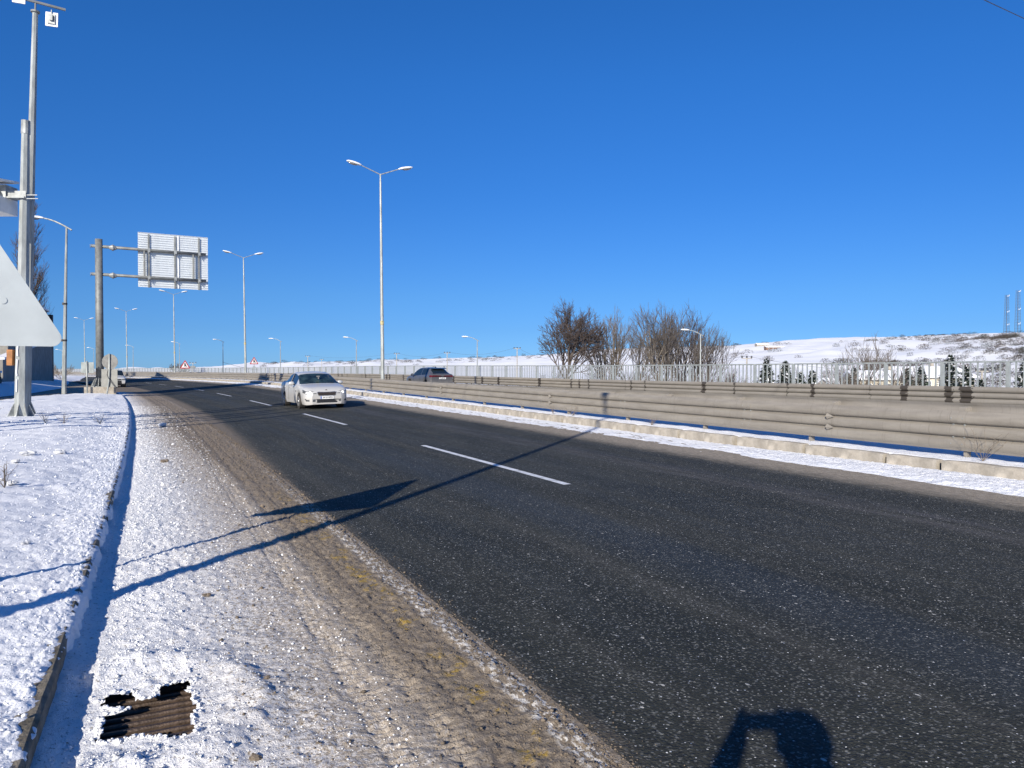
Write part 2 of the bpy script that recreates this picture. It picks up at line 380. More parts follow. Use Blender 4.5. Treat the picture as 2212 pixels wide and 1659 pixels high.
def terrain():
    fine = np.linspace(-.85, .85, 420); rest = np.linspace(.85, 2*math.pi-.85, 60)[1:]
    A = np.concatenate([fine, rest]) ; A = np.append(A[:-1], 2*math.pi-.85) if A[-1] < 2*math.pi-.86 else A
    Rr = np.concatenate([[0], np.geomspace(6, 60, 22), np.geomspace(62, 3200, 190), np.geomspace(3400, 15000, 8)])
    AA, RR = np.meshgrid(A+YAW, Rr)
    X = RR*np.sin(AA); Y = RR*np.cos(AA); Z = terr(X, Y)
    V = np.stack([X, Y, Z], -1).reshape(-1, 3); Q = gridq(len(A), len(Rr))
    me = npmesh('ground', V, Q[:, ::-1])
    m, t, b = nodemat('snowfield'); N = NB(t); o = N.obj(); s = N.sep(N.n('ShaderNodeNewGeometry').outputs['Normal'])
    n1 = N.noise(o, .012, 8, .7); n2 = N.noise(N.map(o, (1, 1, 4)), .06, 8, .72); n3 = N.noise(N.map(o, (.4, .4, 9)), .05, 6, .7)
    c = N.mix(N.ss(.4, .6, n1), (.80, .81, .83), (.88, .88, .88))
    msk = N.math('MULTIPLY', N.ss(.50, .66, N.math('ADD', n2, N.math('MULTIPLY', N.math('SUBTRACT', 1, s[2]), 2.2))), N.ss(.38, .62, n1))
    z = N.sep(o)[2]; up = N.ss(4, 18, z)
    c = N.mix(N.math('MULTIPLY', msk, N.math('MULTIPLY', up, .22)), c, (.42, .37, .31))
    tr = N.math('MULTIPLY', N.ss(.60, .66, n3), N.math('MULTIPLY', up, .28)); c = N.mix(tr, c, (.30, .26, .22))
    t.links.new(c, b.inputs['Base Color']); b.inputs['Roughness'].default_value = .8; b.inputs['Specular IOR Level'].default_value = .1
    t.links.new(N.bump(N.noise(o, .25, 8, .7), .3, .6), b.inputs['Normal'])
    tag(link('ground', me, m, None, True), 'snow covered valley and hills', kind='structure')
terrain()

# ------------------------------------------------------------------ road sheets
ys_all = np.concatenate([np.arange(-40, 0, 4), np.arange(0, 320, 2.5), np.arange(320, 720, 20)])
G0, G1 = (-.30, 3.28), (.17, 4.02)      # drain opening
usb = [-.46, -.45, G0[0], 0, G1[0], .6, 1.1, 1.7]
ysb = np.unique(np.concatenate([ys_all[ys_all < 60], [G0[1], G1[1]]]))
ribbon('hard_shoulder', usb[1:], ysb, lambda U, Y: np.full_like(U, -.004), M['asphalt'], hole=lambda u, y: (u > G0[0]) & (u < G1[0]) & (y > G0[1]) & (y < G1[1]))
ribbon('road', [1.6, 1.65, 3, 4.5, 5.05, 6, 7.5, 9, 10.66], ys_all, lambda U, Y: np.zeros_like(U), M['asphalt'])
ribbon('hard_shoulder', [-.5, .5, 1.61], ys_all[ys_all > 56], lambda U, Y: np.full_like(U, -.004), M['asphalt'])
# opposite carriageway
m2 = M['asphalt'].copy(); m2.name = 'asphalt_far'
ribbon('opposite_road', [15.6, 18, 20.4, 23, 25.8], ys_all, lambda U, Y: rise(U), simple('asphalt_dry', (.06, .062, .066), .7, 0, .2, 2, .3, 60))
ribbon('embankment_edge', [25.8, 26.5, 27.4, 28.2, 30, 34, 40], ys_all, lambda U, Y: np.where(U < 27.6, rise(U)+.05*sm(25.8, 26, U), .18-(U-27.6)*.55), M['snow'])
# lane dashes: 6 m painted, about 6 m bare
lane = tag(empty('lane_marking'), 'dashed white centre line painted on the dark asphalt', kind='structure')
y0 = -3.55; k = 0
while y0 < 300:
    a, b_ = y0, y0+5.9
    if b_ > -2:
        yy = np.linspace(a, b_, 7); V = []; 
        for y in yy:
            o_ = off(y); zz_ = .004+zr1(5.05, y); V += [(4.99+o_, y, zz_), (5.11+o_, y, zz_)]
        me = npmesh('dash', V, [[2*i, 2*i+1, 2*i+3, 2*i+2] for i in range(6)]); link('dash', me, M['paint_white'], lane)
    y0 += 12.35; k += 1
# solid edge line beside the median, almost buried in grit
# ------------------------------------------------------------------ packed snow and slush on the shoulder
ysn = [1.2]
while ysn[-1] < 8: ysn.append(ysn[-1]+max(.011, ysn[-1]*.0038))
while ysn[-1] < 62: ysn.append(ysn[-1]*1.0062)
ysn = np.array([-12, -6, -2, 0]+ysn)
usn = np.concatenate([np.linspace(-.46, -.2, 16)[:-1], np.linspace(-.2, 1.55, 120)[:-1], np.linspace(1.55, 1.665, 9)])
def shoulder_z(U, Y):
    g = fbm(U*34, Y*24, 3, 1)-.5; g2 = fbm(U*9, Y*7, 3, 2)-.5; big = fbm(U*1.6, Y*1.1, 3, 3)-.5
    rough = .25+.75*sm(-.38, -.16, U+.14*(fbm(Y*4, Y*0, 3, 9)-.5)-.02)
    z = .034+.030*g*(.25+.95*rough)*(1-.35*sm(.1, .5, U)*(1-sm(.9, 1.2, U)))+.022*g2*rough+.02*big
    z = z+.02*(1-sm(-.46, -.34, U))+.012*sm(-.35, -.12, U)*(1-sm(.0, .5, U))
    z = z-.018*sm(.6, 1.5, U)
    # tyre tracks with tread bars
    for c, w_ in ((.858, .04), (1.08, .05)):
        tr = np.exp(-((U-c)/w_)**2); z = z-.010*tr+.008*tr*np.sign(np.sin(Y*2*np.pi/.055+U*9))*(Y < 9)*sm(.42, .6, fbm(Y*1.5, Y*0+c, 2, 19)+.12)
    for c in (.80, .915, 1.24): z = z-.009*np.exp(-((U-c)/.012)**2)
    # ploughed mound round the drain
    d = np.hypot((U+.08)/.5, (Y-3.66)/.62); z = z+.045*np.exp(-((d-.95)/.22)**2)*(U > -.3)*(.6+.8*vn(U*9, Y*9, 77))
    z = z-.03*sm(1.57, 1.66, U+.03*(vn(Y*5, Y*0, 8)-.5))
    return np.where(z < .002, .002, z)
def drain_hole(u, y):
    n = (fbm(u*11, y*11, 3, 41)-.5)*.085
    inside = (u > -.24+n) & (u < .125+n) & (y > 3.33-n+.10*sm(-.05, .15, -u)) & (y < 3.90+n)
    clump = (np.hypot((u+.06)/.06, (y-3.87)/.13) < 1+n*3) | (np.hypot((u+.22)/.09, (y-3.70)/.03) < 1+n*4)
    return inside & ~clump
ribbon('shoulder_slush', usn, ysn, shoulder_z, M['shoulder'], hole=drain_hole)
# drain grate: bars run across the gutter
gr = tag(empty('drain_grate', (0, 0, 0)), 'rusty iron storm drain grate half buried in snow beside the kerb', 'drain grate')
cx, cy = (G0[0]+G1[0])/2, (G0[1]+G1[1])/2
f = MB()
f.box(G0[0]-.01, G0[0]+.03, G0[1], G1[1], -.06, .002).box(G1[0]-.03, G1[0]+.01, G0[1], G1[1], -.06, .002).box(G0[0]+.03, G1[0]-.03, G0[1]-.01, G0[1]+.03, -.06, .002).box(G0[0]+.03, G1[0]-.03, G1[1]-.03, G1[1]+.01, -.06, .002)
f.build('frame', M['iron'], gr)
y = G0[1]+.055; bar = None
while y < G1[1]-.05:
    if bar is None:
        bb = MB(); bb.prism([(-.013, -.05), (.013, -.05), (.015, -.006), (.009, .001), (-.009, .001), (-.015, -.006)][::-1], 'x', G0[0]+.03, G1[0]-.03)
        # prism on x gives (t,u,v): u along Y
        bar = bb.mesh('bar')
    o = link('bar', bar, None if bar.materials else M['iron'], gr); o.location = (0, y, -.002)
    y += .0645
pb = MB(); pb.box(G0[0]-.02, G1[0]+.02, G0[1]-.02, G1[1]+.02, -.55, -.50)
for a in ((G0[0]-.03, G0[0]-.012, G0[1]-.02, G1[1]+.02), (G1[0]+.012, G1[0]+.03, G0[1]-.02, G1[1]+.02), (G0[0]-.02, G1[0]+.02, G0[1]-.03, G0[1]-.012), (G0[0]-.02, G1[0]+.02, G1[1]+.012, G1[1]+.03)):
    pb.box(*a, -.5, -.006)
pb.build('pit', M['pit'], gr)
# snow crumbs and clods
def lump_mesh(seed, n=8, v=5, jit=.25):
    random.seed(seed); b_ = MB(); b_.ball((0, 0, 0), 1, 1, .75, n, v, 0, jit); return b_
def crumbs(name, N_, pick, size, mat, lab):
    base = MB(); base.ball((0, 0, 0), 1, 1, .8, 5, 3); bv = np.array(base.v); bq = np.array(base.f); nb_ = len(bv)
    uy = np.array([pick() for i in range(N_)]); u, y = uy[:, 0], uy[:, 1]; on = u > -.43
    z = np.where(on, shoulder_z(np.maximum(u, -.43), y), verge_z(u+off(y), y, None))
    z = np.where(u > 1.66, 0, z)+zr(u, y)
    s_ = size*np.exp(rng.normal(0, .45, N_))*(.6+np.minimum(y, 14)*.055); a = rng.uniform(0, 6.28, N_)
    p = bv[None]*rng.uniform(.6, 1.25, (N_, nb_, 1))*np.stack([s_, s_*rng.uniform(.6, 1, N_), s_*.75], 1)[:, None, :]
    c, sn = np.cos(a)[:, None], np.sin(a)[:, None]
    V = np.stack([p[..., 0]*c-p[..., 1]*sn+(u+off(y))[:, None], p[..., 0]*sn+p[..., 1]*c+y[:, None], p[..., 2]+(z+s_*.25)[:, None]], -1).reshape(-1, 3)
    Q = (bq[None]+(np.arange(N_)*nb_)[:, None, None]).reshape(-1, 4)
    return tag(link(name, npmesh(name, V, Q), mat), lab, None, None, 'stuff')

# verge outline (left edge of the snowy island) as X for a given Y
VY = [-12, 0, 20, 30, 38, 44, 48, 50.5, 52.5, 53.6]; VX = [-12, -12, -10.5, -8.6, -7.0, -6.2, -5.7, -5.2, -4.2, -2.9]
def vleft(y): return np.interp(y, VY, VX)
def bare(y): return np.maximum(1-sm(4.3, 4.7, np.asarray(y)+.3*(fbm(np.asarray(y)*5, np.asarray(y)*0, 2, 57)-.5)), sm(.56, .60, fbm(np.asarray(y)*3.4, np.asarray(y)*0, 3, 55))*(1-sm(7, 12, y)))
def verge_z(X, Y, S):
    r = fbm(X*26, Y*22, 3, 61)-.5; m_ = fbm(X*4.2, Y*3.2, 4, 62)-.5; big = fbm(X*.5, Y*.35, 3, 63)-.5
    D = (-.46+off(Y))-X
    z = .152+.10*sm(0, 1.4, D)+.06*sm(1, 4, D)+.022*r+.012*(fbm(X*60, Y*50, 2, 64)-.5)+.05*m_*sm(0, .3, D)+.12*big*sm(.2, 1.5, D)
    z = z*(1-sm(-.55, 0, -(X-vleft(Y))))
    return np.maximum(z, .0)
def verge():
    ys = [1.0]
    while ys[-1] < 53.5: ys.append(ys[-1]+max(.014, ys[-1]*.0052))
    ys = np.array([-12, -8, -4, -1]+ys); ys = ys[ys < 53.6]
    d = np.concatenate([[0, .004, .012, .03], np.geomspace(.05, 6, 150)/6*1.0])   # last: fraction
    V = np.zeros((len(ys), len(d)+2, 3)); UVv = np.zeros((len(ys), len(d)+2, 2))
    for i, y in enumerate(ys):
        e = -.452+off(y); b_ = float(bare(y)); w_ = e-vleft(y)
        jit = (fbm(y*20, 0*y, 3, 71)-.5)*.05; e2 = e+.006+jit*.8-b_*(.012+.045*(fbm(y*12.0, 3+0*y, 4, 72)-.4)+.012*(1-float(sm(2.5, 4.2, y))))
        dd = np.concatenate([[0, .004, .010, .018], np.geomspace(.0035, 1, 150)*w_])
        x = e2-dd
        z = verge_z(x, np.full_like(x, y), None)
        z = z-.03*np.exp(-dd/.03)+.012*(fbm(x*30, y*26+0*x, 2, 73)-.5)*np.exp(-dd/.2)
        z[0] = min(z[0], .13+.2*jit)
        V[i, 2:, 0] = x; V[i, 2:, 1] = y; V[i, 2:, 2] = z
        V[i, 1] = (e2+.010-b_*.03+.03*(float(vn(y*30, 7.0, 74))-.5)*(1-b_), y, .09 if b_ < .5 else .11); V[i, 0] = (e2+(.022+.035*(float(vn(y*16, 3.0, 75))-.3))*(1-b_)-b_*.05, y, .0 if b_ < .5 else .10)
    n = V.shape[1]; me = npmesh('snowy_verge', V.reshape(-1, 3), gridq(n, len(ys))[:, ::-1])
    tag(link('snowy_verge', me, M['snow'], None, True), 'raised snow covered traffic island left of the shoulder', None, None, 'structure')
verge()
def zat(u, y):
    if u > -.43: return float(shoulder_z(np.array([u]), np.array([y]))[0])
    return float(verge_z(np.array([u+off(y)]), np.array([y]), None)[0])
random.seed(3)
def pick_sh():
    while True:
        y = 2.3+random.random()**2.2*34; q_ = random.random(); u = -.27+abs(random.gauss(0, .30)) if q_ < .6 else (random.uniform(-.42, -.2) if q_ < .72 else random.uniform(-.2, 1.0))
        if not (-.27 < u < .15 and 3.28 < y < 3.97): return u, y
crumbs('snow_crumbs', 20000, pick_sh, .0048, M['snow_wild'], 'loose snow crumbs scattered over the shoulder')
_c = np.stack([rng.uniform(-.32, .20, 6000), rng.uniform(3.22, 4.05, 6000)], 1)
_n = np.zeros(6000, bool)
for a_, b_ in ((.022, 0), (-.022, 0), (0, .03), (0, -.03)): _n |= drain_hole(_c[:, 0]+a_, _c[:, 1]+b_)
RIM = [tuple(p_) for p_ in _c[_n & ~drain_hole(_c[:, 0], _c[:, 1])]]
def pick_rim(): return random.choice(RIM)
crumbs('drain_rim_snow', 520, pick_rim, .0085, M['snow_wild'], 'snow crumbs heaped round the rim of the drain')
M['grit'] = simple('grit', (.17, .135, .10), .9, 0, .3, 30)
crumbs('slush_grit', 16000, lambda: (random.choice([random.gauss(1.3, .2), random.uniform(.3, 1.7), random.gauss(1.6, .05)]), 2.3+random.random()**1.9*22), .0048, M['grit'], 'brown frozen slush crumbs along the lane edge')
crumbs('verge_crumbs', 9000, lambda: (-.5-random.random()**1.5*4.5, 2.6+random.random()**1.5*28), .0054, M['snow'], 'loose snow crumbs on the raised verge')
# separate clods one can point at
clods = [(.28, 5.35, .035, 'grit', 'brown dirt clod lying on the shoulder beyond the drain'), (.46, 3.72, .022, 'grit', 'small brown pebble on the snow just right of the drain'),
         (.33, 3.02, .032, 'grit', 'dirty clod in the snow mound below the drain'), (-.02, 3.0, .035, 'snow_wild', 'grey snow lump at the bottom edge of the picture'),
         (.15, 13.6, .09, 'grit', 'dark brown clod on the tan slush beyond the sign shadow'), (-1.75, 13.4, .12, 'snow_wild', 'left one of two brown snow lumps on the verge'),
         (-1.35, 13.8, .12, 'snow_wild', 'right one of two brown snow lumps on the verge'), (-1.75, 12.3, .08, 'snow_wild', 'small snow lump below the pair on the verge'),
         (-.95, 6.9, .045, 'snow_wild', 'brown speckled lump on the verge beside the kerb edge'), (-1.45, 7.8, .05, 'snow_wild', 'pale lump on the verge left of the kerb'),
         (-2.8, 11.2, .14, 'snow_wild', 'long low snow lump near the left end of the verge'), (-1.5, 10.2, .09, 'snow_wild', 'flat brown lump midway up the verge'),
         (.35, 22.5, .16, 'snow_wild', 'tan frozen lump on the far part of the shoulder'), (9.35, 11.2, .05, 'snow_wild', 'white ice lump on the grit by the median')]
for i, (u, y, s, mt, lab) in enumerate(clods):
    random.seed(100+i); b_ = MB()
    for q_ in range(5): b_.ball((random.uniform(-.5, .5), random.uniform(-.5, .5), random.uniform(-.2, .3)), random.uniform(.4, .7), random.uniform(.4, .7), random.uniform(.35, .6), 7, 5, 0, .28)
    me = b_.mesh('snow_clod')
    o = link('snow_clod', me, M[mt], None, False); z = zat(u, y) if u < 2 else 0
    o.location = pt(u, y, z+s*.25); o.scale = (s*.85, s*.7, s*.55); o.rotation_euler = (0, 0, i*1.3)
    tag(o, lab, 'snow lump' if mt != 'grit' else 'dirt clod', 'clods lying on the snow')

# ------------------------------------------------------------------ kerbs
def kerb(name, u0, u1, y_from, y_to, ln, lab, z1=.20, mat='concrete'):
    k_ = tag(empty(name), lab, kind='structure')
    vs = []
    for v in range(4):
        random.seed(900+v); bb = MB(); c = .018
        prof = [(u0, -.06), (u1, -.06), (u1, z1-c), (u1-c, z1), (u0+c, z1), (u0, z1-c)]
        bb.prism(prof, 'y', .010, ln-.010); me = bb.mesh('kerb_stone')
        bm = bmesh.new(); bm.from_mesh(me); bmesh.ops.subdivide_edges(bm, edges=[e for e in bm.edges if e.calc_length() > .5], cuts=4)
        for v_ in bm.verts:
            v_.co.z += random.uniform(-.004, .004); v_.co.x += random.uniform(-.003, .003)
            if v_.co.y < .01 or v_.co.y > ln-.01: v_.co.z -= .006
        bm.to_mesh(me); bm.free(); me.materials.append(M[mat]); vs.append(me)
    y = y_from; i = 0; nmax = 290
    while y < y_to and i < nmax:
        o = link('kerb_stone', vs[i % 4], None, k_); o.location = (float(off(y)), y, random.uniform(-.006, .006)+zr1(u0, y+.43)); o.rotation_euler = (0, 0, heading(y+ln/2)+random.uniform(-.006, .006))
        y += ln; i += 1
    return k_
kerb('kerb', -.585, -.452, 1.5, 52, .86, 'concrete kerb stones along the snowy island', z1=.14, mat='shaded_kerb')
kerb('kerb', 10.66, 10.84, 2.1, 250, .86, 'beige concrete kerb stones edging the median')
# snow against the median kerb, on the median
ysm = np.concatenate([np.arange(-30, 3, 3), np.geomspace(3, 330, 900)])
def bank(U, Y):
    c = sm(9.5+.0*Y, 9.85, U+.28*(fbm(Y*1.1, 0*Y, 4, 81)-.5)+.10*(fbm(Y*7, U*5, 2, 82)-.5)); n = fbm(U*9, Y*5, 4, 83)-.5; n2 = fbm(U*30, Y*18, 2, 88)-.5
    return -.012+(.020+.035*(1-sm(6, 13, Y)))*c+.05*n*c*(1-sm(10.4, 10.6, U))+.03*n2*c+.008*sm(10.3, 10.65, U)*c
ribbon('snow_bank', np.linspace(9.3, 10.655, 44), ysm, bank, M['snow_bank'])
def med(U, Y):
    n = fbm(U*2.2, Y*1.6, 4, 84)-.5; f_ = fbm(U*14, Y*8, 3, 85)-.5
    e = sm(10.86, 11.0, U+.06*(fbm(Y*2.5, 0*Y, 3, 86)-.5))*(1-sm(15.3, 15.7, U))
    return .158+.028*e*sm(10.82, 11.0, U)+.06*n*sm(10.9, 11.6, U)+.016*f_*sm(10.86, 10.98, U)-.22*sm(15.1, 15.75, U)
ribbon('median_snow', np.concatenate([np.linspace(10.80, 11.3, 22), np.linspace(11.4, 15.8, 26)]), ysm, med, M['snow'])

# ------------------------------------------------------------------ guard rails
def thrie(h=.62, d=.08):
    z = [0]; x = [.030]
    for c_ in (.107, .310, .513):                       # three rounded crowns with deep narrow valleys between
        for t_ in (-1, -.8, -.5, -.15, .2, .55, .8, 1): z.append(c_+t_*.078); x.append(d-.034*abs(t_)**2.4)
        if c_ < .5: z += [c_+.094, c_+.110]; x += [.006, .006]
    z.append(.62); x.append(.030)
    k_ = h/.62
    return [(zz*k_, xx) for zz, xx in zip(z, x)]
def guard_rail(lab, group, u, face, z0, ya, yb, zb, mat, plen=4.6, pstep=3.05, ystart=7.5, spacer=False, bolts_to=60):
    root = tag(empty('guard_rail', (0, 0, 0)), lab, 'guard rail', group)
    P = thrie(); t = .005; prof = [(face*x, z) for z, x in P]+[(face*(x-t), z) for z, x in reversed(P)]
    bb = MB(); bb.prism(prof, 'y', -.10, plen+.04); me = bb.mesh('rail_panel'); me.materials.append(mat); me.polygons.foreach_set('use_smooth', [True]*len(me.polygons)); me.set_sharp_from_angle(angle=R(32))
    # post mesh: C-section, on local origin
    pb_ = MB(); pb_.box(-.05, .05, -.006, .006, -.5, .56).box(-.05, -.042, .006, .05, -.5, .56).box(.042, .05, .006, .05, -.5, .56)
    pm = pb_.mesh('post'); pm.materials.append(M['rail'])
    sb = MB(); sb.box(-.10, .10, -.06, .06, .26, .55) if spacer else sb.box(-.04, .06, -.04, .04, .2, .5)
    sm_ = sb.mesh('spacer'); sm_.materials.append(M['rail'])
    btm = MB()
    for yy in (-.05, .13):
        for zz in (.21, .41):
            btm.cyl((face*.008, yy, zz), (face*.030, yy, zz), .016, .012, 7)
        btm.cyl((face*.078, yy, .51), (face*.088, yy, .51), .010, .008, 6); btm.cyl((face*.078, yy, .11), (face*.088, yy, .11), .010, .008, 6)
    bm_ = btm.mesh('splice_bolts'); bm_.materials.append(M['galv'])
    y = ystart
    while y > ya: y -= plen
    while y < yb:
        o = link('rail_panel', me, None, root); o.location = (*pt(u, y)[:2], z0+zb+zr1(u, y)); o.rotation_euler = (math.atan((zr1(u, y+plen)-zr1(u, y))/plen), random.uniform(-.01, .01), heading(y+plen/2)); o['kind'] = 'part'; del o['kind']
        if 0 < y < bolts_to: b1 = link('splice_bolt', bm_, None, root); b1.location = o.location; b1.rotation_euler = o.rotation_euler; b1['kind'] = 'stuff'
        y += plen
    y = ystart-.07
    while y > ya: y -= pstep
    while y < yb:
        o = link('post', pm, None, root); o.location = (*pt(u-face*.06, y)[:2], z0+zb+zr1(u, y)); o.rotation_euler = (0, 0, heading(y))
        if spacer and y < 60:
            o = link('spacer', sm_, None, root); o.location = (*pt(u-face*.16, y)[:2], z0+zb+zr1(u, y)); o.rotation_euler = (0, 0, heading(y))
        y += pstep
    return root
guard_rail('long dusty three-wave guard rail beside the near carriageway', 'guard rails', 11.42, -1, .285, -8, 270, 0, M['rail'])
guard_rail('guard rail just behind the first one, seen from its back', 'guard rails', 14.4, 1, .31, -4, 270, 0, M['rail'], spacer=True, ystart=6.3, bolts_to=0)
guard_rail('stained guard rail below the pale fence across the opposite road', 'guard rails', 25.7, -1, .24, 2, 300, .17, M['rail_stained'], ystart=9, bolts_to=0)
# reflector brackets folded on the near rail
for yy, lb in ((10.0, 'nearer of the two folded steel reflector brackets on the guard rail'), (20.6, 'folded steel reflector bracket halfway along the guard rail'), (29.8, 'farther folded steel reflector bracket on the guard rail')):
    r_ = tag(empty('reflector_bracket', pt(11.32, yy, .285+zr1(11.3, yy))), lb, 'bracket', 'reflector brackets on the guard rail')
    for z_ in (.21, .41):
        bb = MB(); bb.add([(0, 0, z_-.055), (-.04, .01, z_), (0, 0, z_+.055), (.01, -.14, z_), (0, .012, z_-.055), (-.034, .02, z_), (0, .012, z_+.055)], [(0, 1, 2), (0, 3, 1), (1, 3, 2), (4, 6, 5), (0, 2, 6, 4)])
        bb.build('plate', M['rail'], r_)

# ------------------------------------------------------------------ fence
def fence():
    root = tag(empty('railing_fence'), 'pale grey steel railing fence with upright bars along the embankment', 'fence')
    U = 26.55; step = 2.34; zb = .20; top = 1.90
    pm = MB(); pm.box(-.05, .05, -.06, .06, -.25, top-zb+.015); pm = pm.mesh('post'); pm.materials.append(M['fence'])
    br = MB(); br.box(-.018, .018, -.024, .024, .08, top-zb-.03); br = br.mesh('bar'); br.materials.append(M['fence'])
    tr = MB(); tr.box(-.035, .035, .06, step-.06, top-zb-.03, top-zb+.03); tr = tr.mesh('top_rail'); tr.materials.append(M['fence'])
    lr = MB(); lr.box(-.022, .022, .06, step-.06, .05, .085); lr = lr.mesh('bottom_rail'); lr.materials.append(M['fence'])
    y = 15.78-step*3; nb = 0; F = MB()
    posts = []
    while y < 300: posts.append(y); y += step
    for i, y in enumerate(posts):
        h = heading(y+step/2); p = pt(U, y, zb+zr1(U, y)); rx = math.atan((zr1(U, y+step)-zr1(U, y))/step)
        o = link('post', pm, None, root); o.location = p; o.rotation_euler = (0, 0, heading(y))
        for mm, nn in ((tr, 'top_rail'), (lr, 'bottom_rail')):
            o = link(nn, mm, None, root); o.location = p; o.rotation_euler = (rx, 0, h)
        for k in range(1, 9):
            yy = y+k*step/9; q = pt(U, yy, zb+zr1(U, yy))
            if nb < 296:
                o = link('bar', br, None, root); o.location = q; o.rotation_euler = (0, 0, h); nb += 1
            else: F.box(q.x-.018, q.x+.018, q.y-.024, q.y+.024, q.z+.08, q.z+top-zb-.03)
    o = F.build('far_bars', M['fence'], root, fix=False); o['kind'] = 'stuff'
fence()

# ------------------------------------------------------------------ street lamps
def lamp_head(parent, base, dirx, tilt, s=1.0):
    """cobra head: rounded tapered shell with a glass underneath, local +x outwards"""
    Mx = Matrix.Translation(base) @ Matrix.Rotation(math.atan2(dirx[1], dirx[0]), 4, 'Z') @ Matrix.Rotation(-tilt, 4, 'Y')
    b_ = MB(); L = .95*s
    st = [(0, .05, .05), (.08, .10, .075), (.25, .15, .11), (.55, .18, .12), (.82, .15, .095), (.95, .07, .05)]
    n = 12; vs = []
    for x, wy, hz in st:
        for k in range(n):
            a = 2*math.pi*k/n; z = math.sin(a)*hz*s
            if z < 0: z *= .35
            vs.append(Mx @ Vector((x*s, math.cos(a)*wy*s, z)))
    fs = [(i*n+k, i*n+(k+1) % n, (i+1)*n+(k+1) % n, (i+1)*n+k) for i in range(len(st)-1) for k in range(n)]+[tuple(range(n)), tuple(range(len(st)*n-1, (len(st)-1)*n-1, -1))]
    b_.add(vs, fs); h = b_.build('lamp_head', M['white_lamp'], parent, True)
    l = MB(); l.ball((0, 0, 0), .30*s, .13*s, .075*s, 12, 6); 
    me = l.mesh('lens'); me.transform(Mx @ Matrix.Translation((.55*s, 0, -.045*s))); link('lens', me, M['lens'], h, True)
    return h
def double_lamp(z=13.7):
    r_ = empty('street_lamp')
    b_ = MB(); b_.cyl((0, 0, 0), (0, 0, z-.45), .13, .06, 8).cyl((0, 0, z-.5), (0, 0, z+.02), .05, .05, 8); b_.build('pole', M['galv_light'], r_)
    c_ = MB(); c_.cyl((0, 0, 4.35), (0, 0, 4.6), .118, .118, 8); c_.build('band', M['paint_yellowish'], r_)
    d_ = MB(); d_.box(-.25, .25, -.25, .25, 0, .04); d_.build('base_plate', M['galv'], r_)
    for s_ in (-1, 1):
        a_ = MB(); e = Vector((s_*1.15, 0, z+.42)); a_.cyl((0, 0, z-.02), e, .035, .03, 8); a_.build('arm', M['galv_light'], r_)
        lamp_head(r_, e, (s_, 0), R(12))
    return r_
M['paint_yellowish'] = simple('ochre_paint', (.42, .36, .18), .6, 0, .3, 8)
lamps = [(827, 46.3, 0, 'tall double-armed street lamp standing in the median beside the grey car'), (531, 80, -.4, 'second double-armed street lamp, in the median left of the white car'), (378, 118, 0, 'third double-armed street lamp, below the back of the big road sign'), (275, 151, 0, 'fourth double-armed street lamp along the median, right of the sign mast'), (184, 177, 0, 'farthest double-armed street lamp, left of the sign mast')]
dl = double_lamp()
for i, (px, fw, ln, lab) in enumerate(lamps):
    o = dl if i == 0 else copy_tree(dl)
    x, y = place(px, fw); o.location = (x, y, .12); o.rotation_euler = (0, R(-.5+ln*.5), heading(y)-R(5)); tag(o, lab, 'street lamp', 'double street lamps along the median')
def single_lamp(z=9.3):
    r_ = empty('roadside_lamp')
    b_ = MB(); b_.cyl((0, 0, -.3), (0, 0, z), .13, .055, 8); b_.build('pole', M['galv_light'], r_)
    pts = []
    for k in range(9):
        t_ = k/8; pts.append((.28-t_*1.5, 0, z-.12+.62*math.sin(t_*1.35)+.0*t_))
    a_ = MB(); a_.tube(pts, [.045]*5+[.04]*4, 8); a_.build('arm', M['galv_light'], r_)
    lamp_head(r_, Vector(pts[-1]), (-1, 0), R(3))
    return r_
def band(parent, zz, r0):
    b_ = MB(); b_.cyl((0, 0, zz), (0, 0, zz+.10), r0, r0, 8).box(-r0-.05, -r0+.02, -.05, .05, zz-.02, zz+.12); b_.build('clamp', M['black'], parent)
sl = single_lamp()
def terr1(x, y): return float(terr(np.array([x]), np.array([y]))[0])
# (bearing px, distance, base z, height scale, yaw, label)
singles = [(138, 44.5, .22, 1.07, R(-22), 'single-arm lamp on the verge behind the triangular sign'),
           (1513, 80, -3.75, 1, R(-22), 'single-arm street lamp in front of the bare trees beyond the fence'),
           (1031, 103, -3.4, 1, R(-22), 'single-arm street lamp beyond the fence, right of the grey car'),
           (770, 122, -2.6, 1, R(-22), 'single-arm lamp beyond the fence between the white car and the tall median lamp'),
           (606, 140, -2.0, 1, R(-22), 'single-arm lamp beyond the fence above the white car'),
           (482, 160, -1.3, 1, R(-22), 'single-arm lamp beyond the fence, just left of the second tall lamp'),
           (388, 195, -.4, 1, R(-22), 'single-arm lamp beside the third tall lamp and the red triangle sign'),
           (288, 215, -.6, 1, R(-22), 'small far single-arm lamp right of the sign mast'),
           (203, 235, -.6, 1, R(-22), 'tiny far single-arm lamp just left of the sign mast'),
           (135, 190, -.6, .80, R(-22), 'low far single-arm lamp at the left building corner')]
for i, (px, fw, zb, s_, yw, lab) in enumerate(singles):
    o = sl if i == 0 else copy_tree(sl)
    x, y = place(px, fw); o.location = (x, y, zb); o.rotation_euler = (0, R(1.4) if i == 0 else 0, yw); o.scale = (s_, s_, s_)
    tag(o, lab, 'street lamp', 'single-arm roadside lamps')
band(sl, 2.95, .12); band(sl, 5.0, .105)

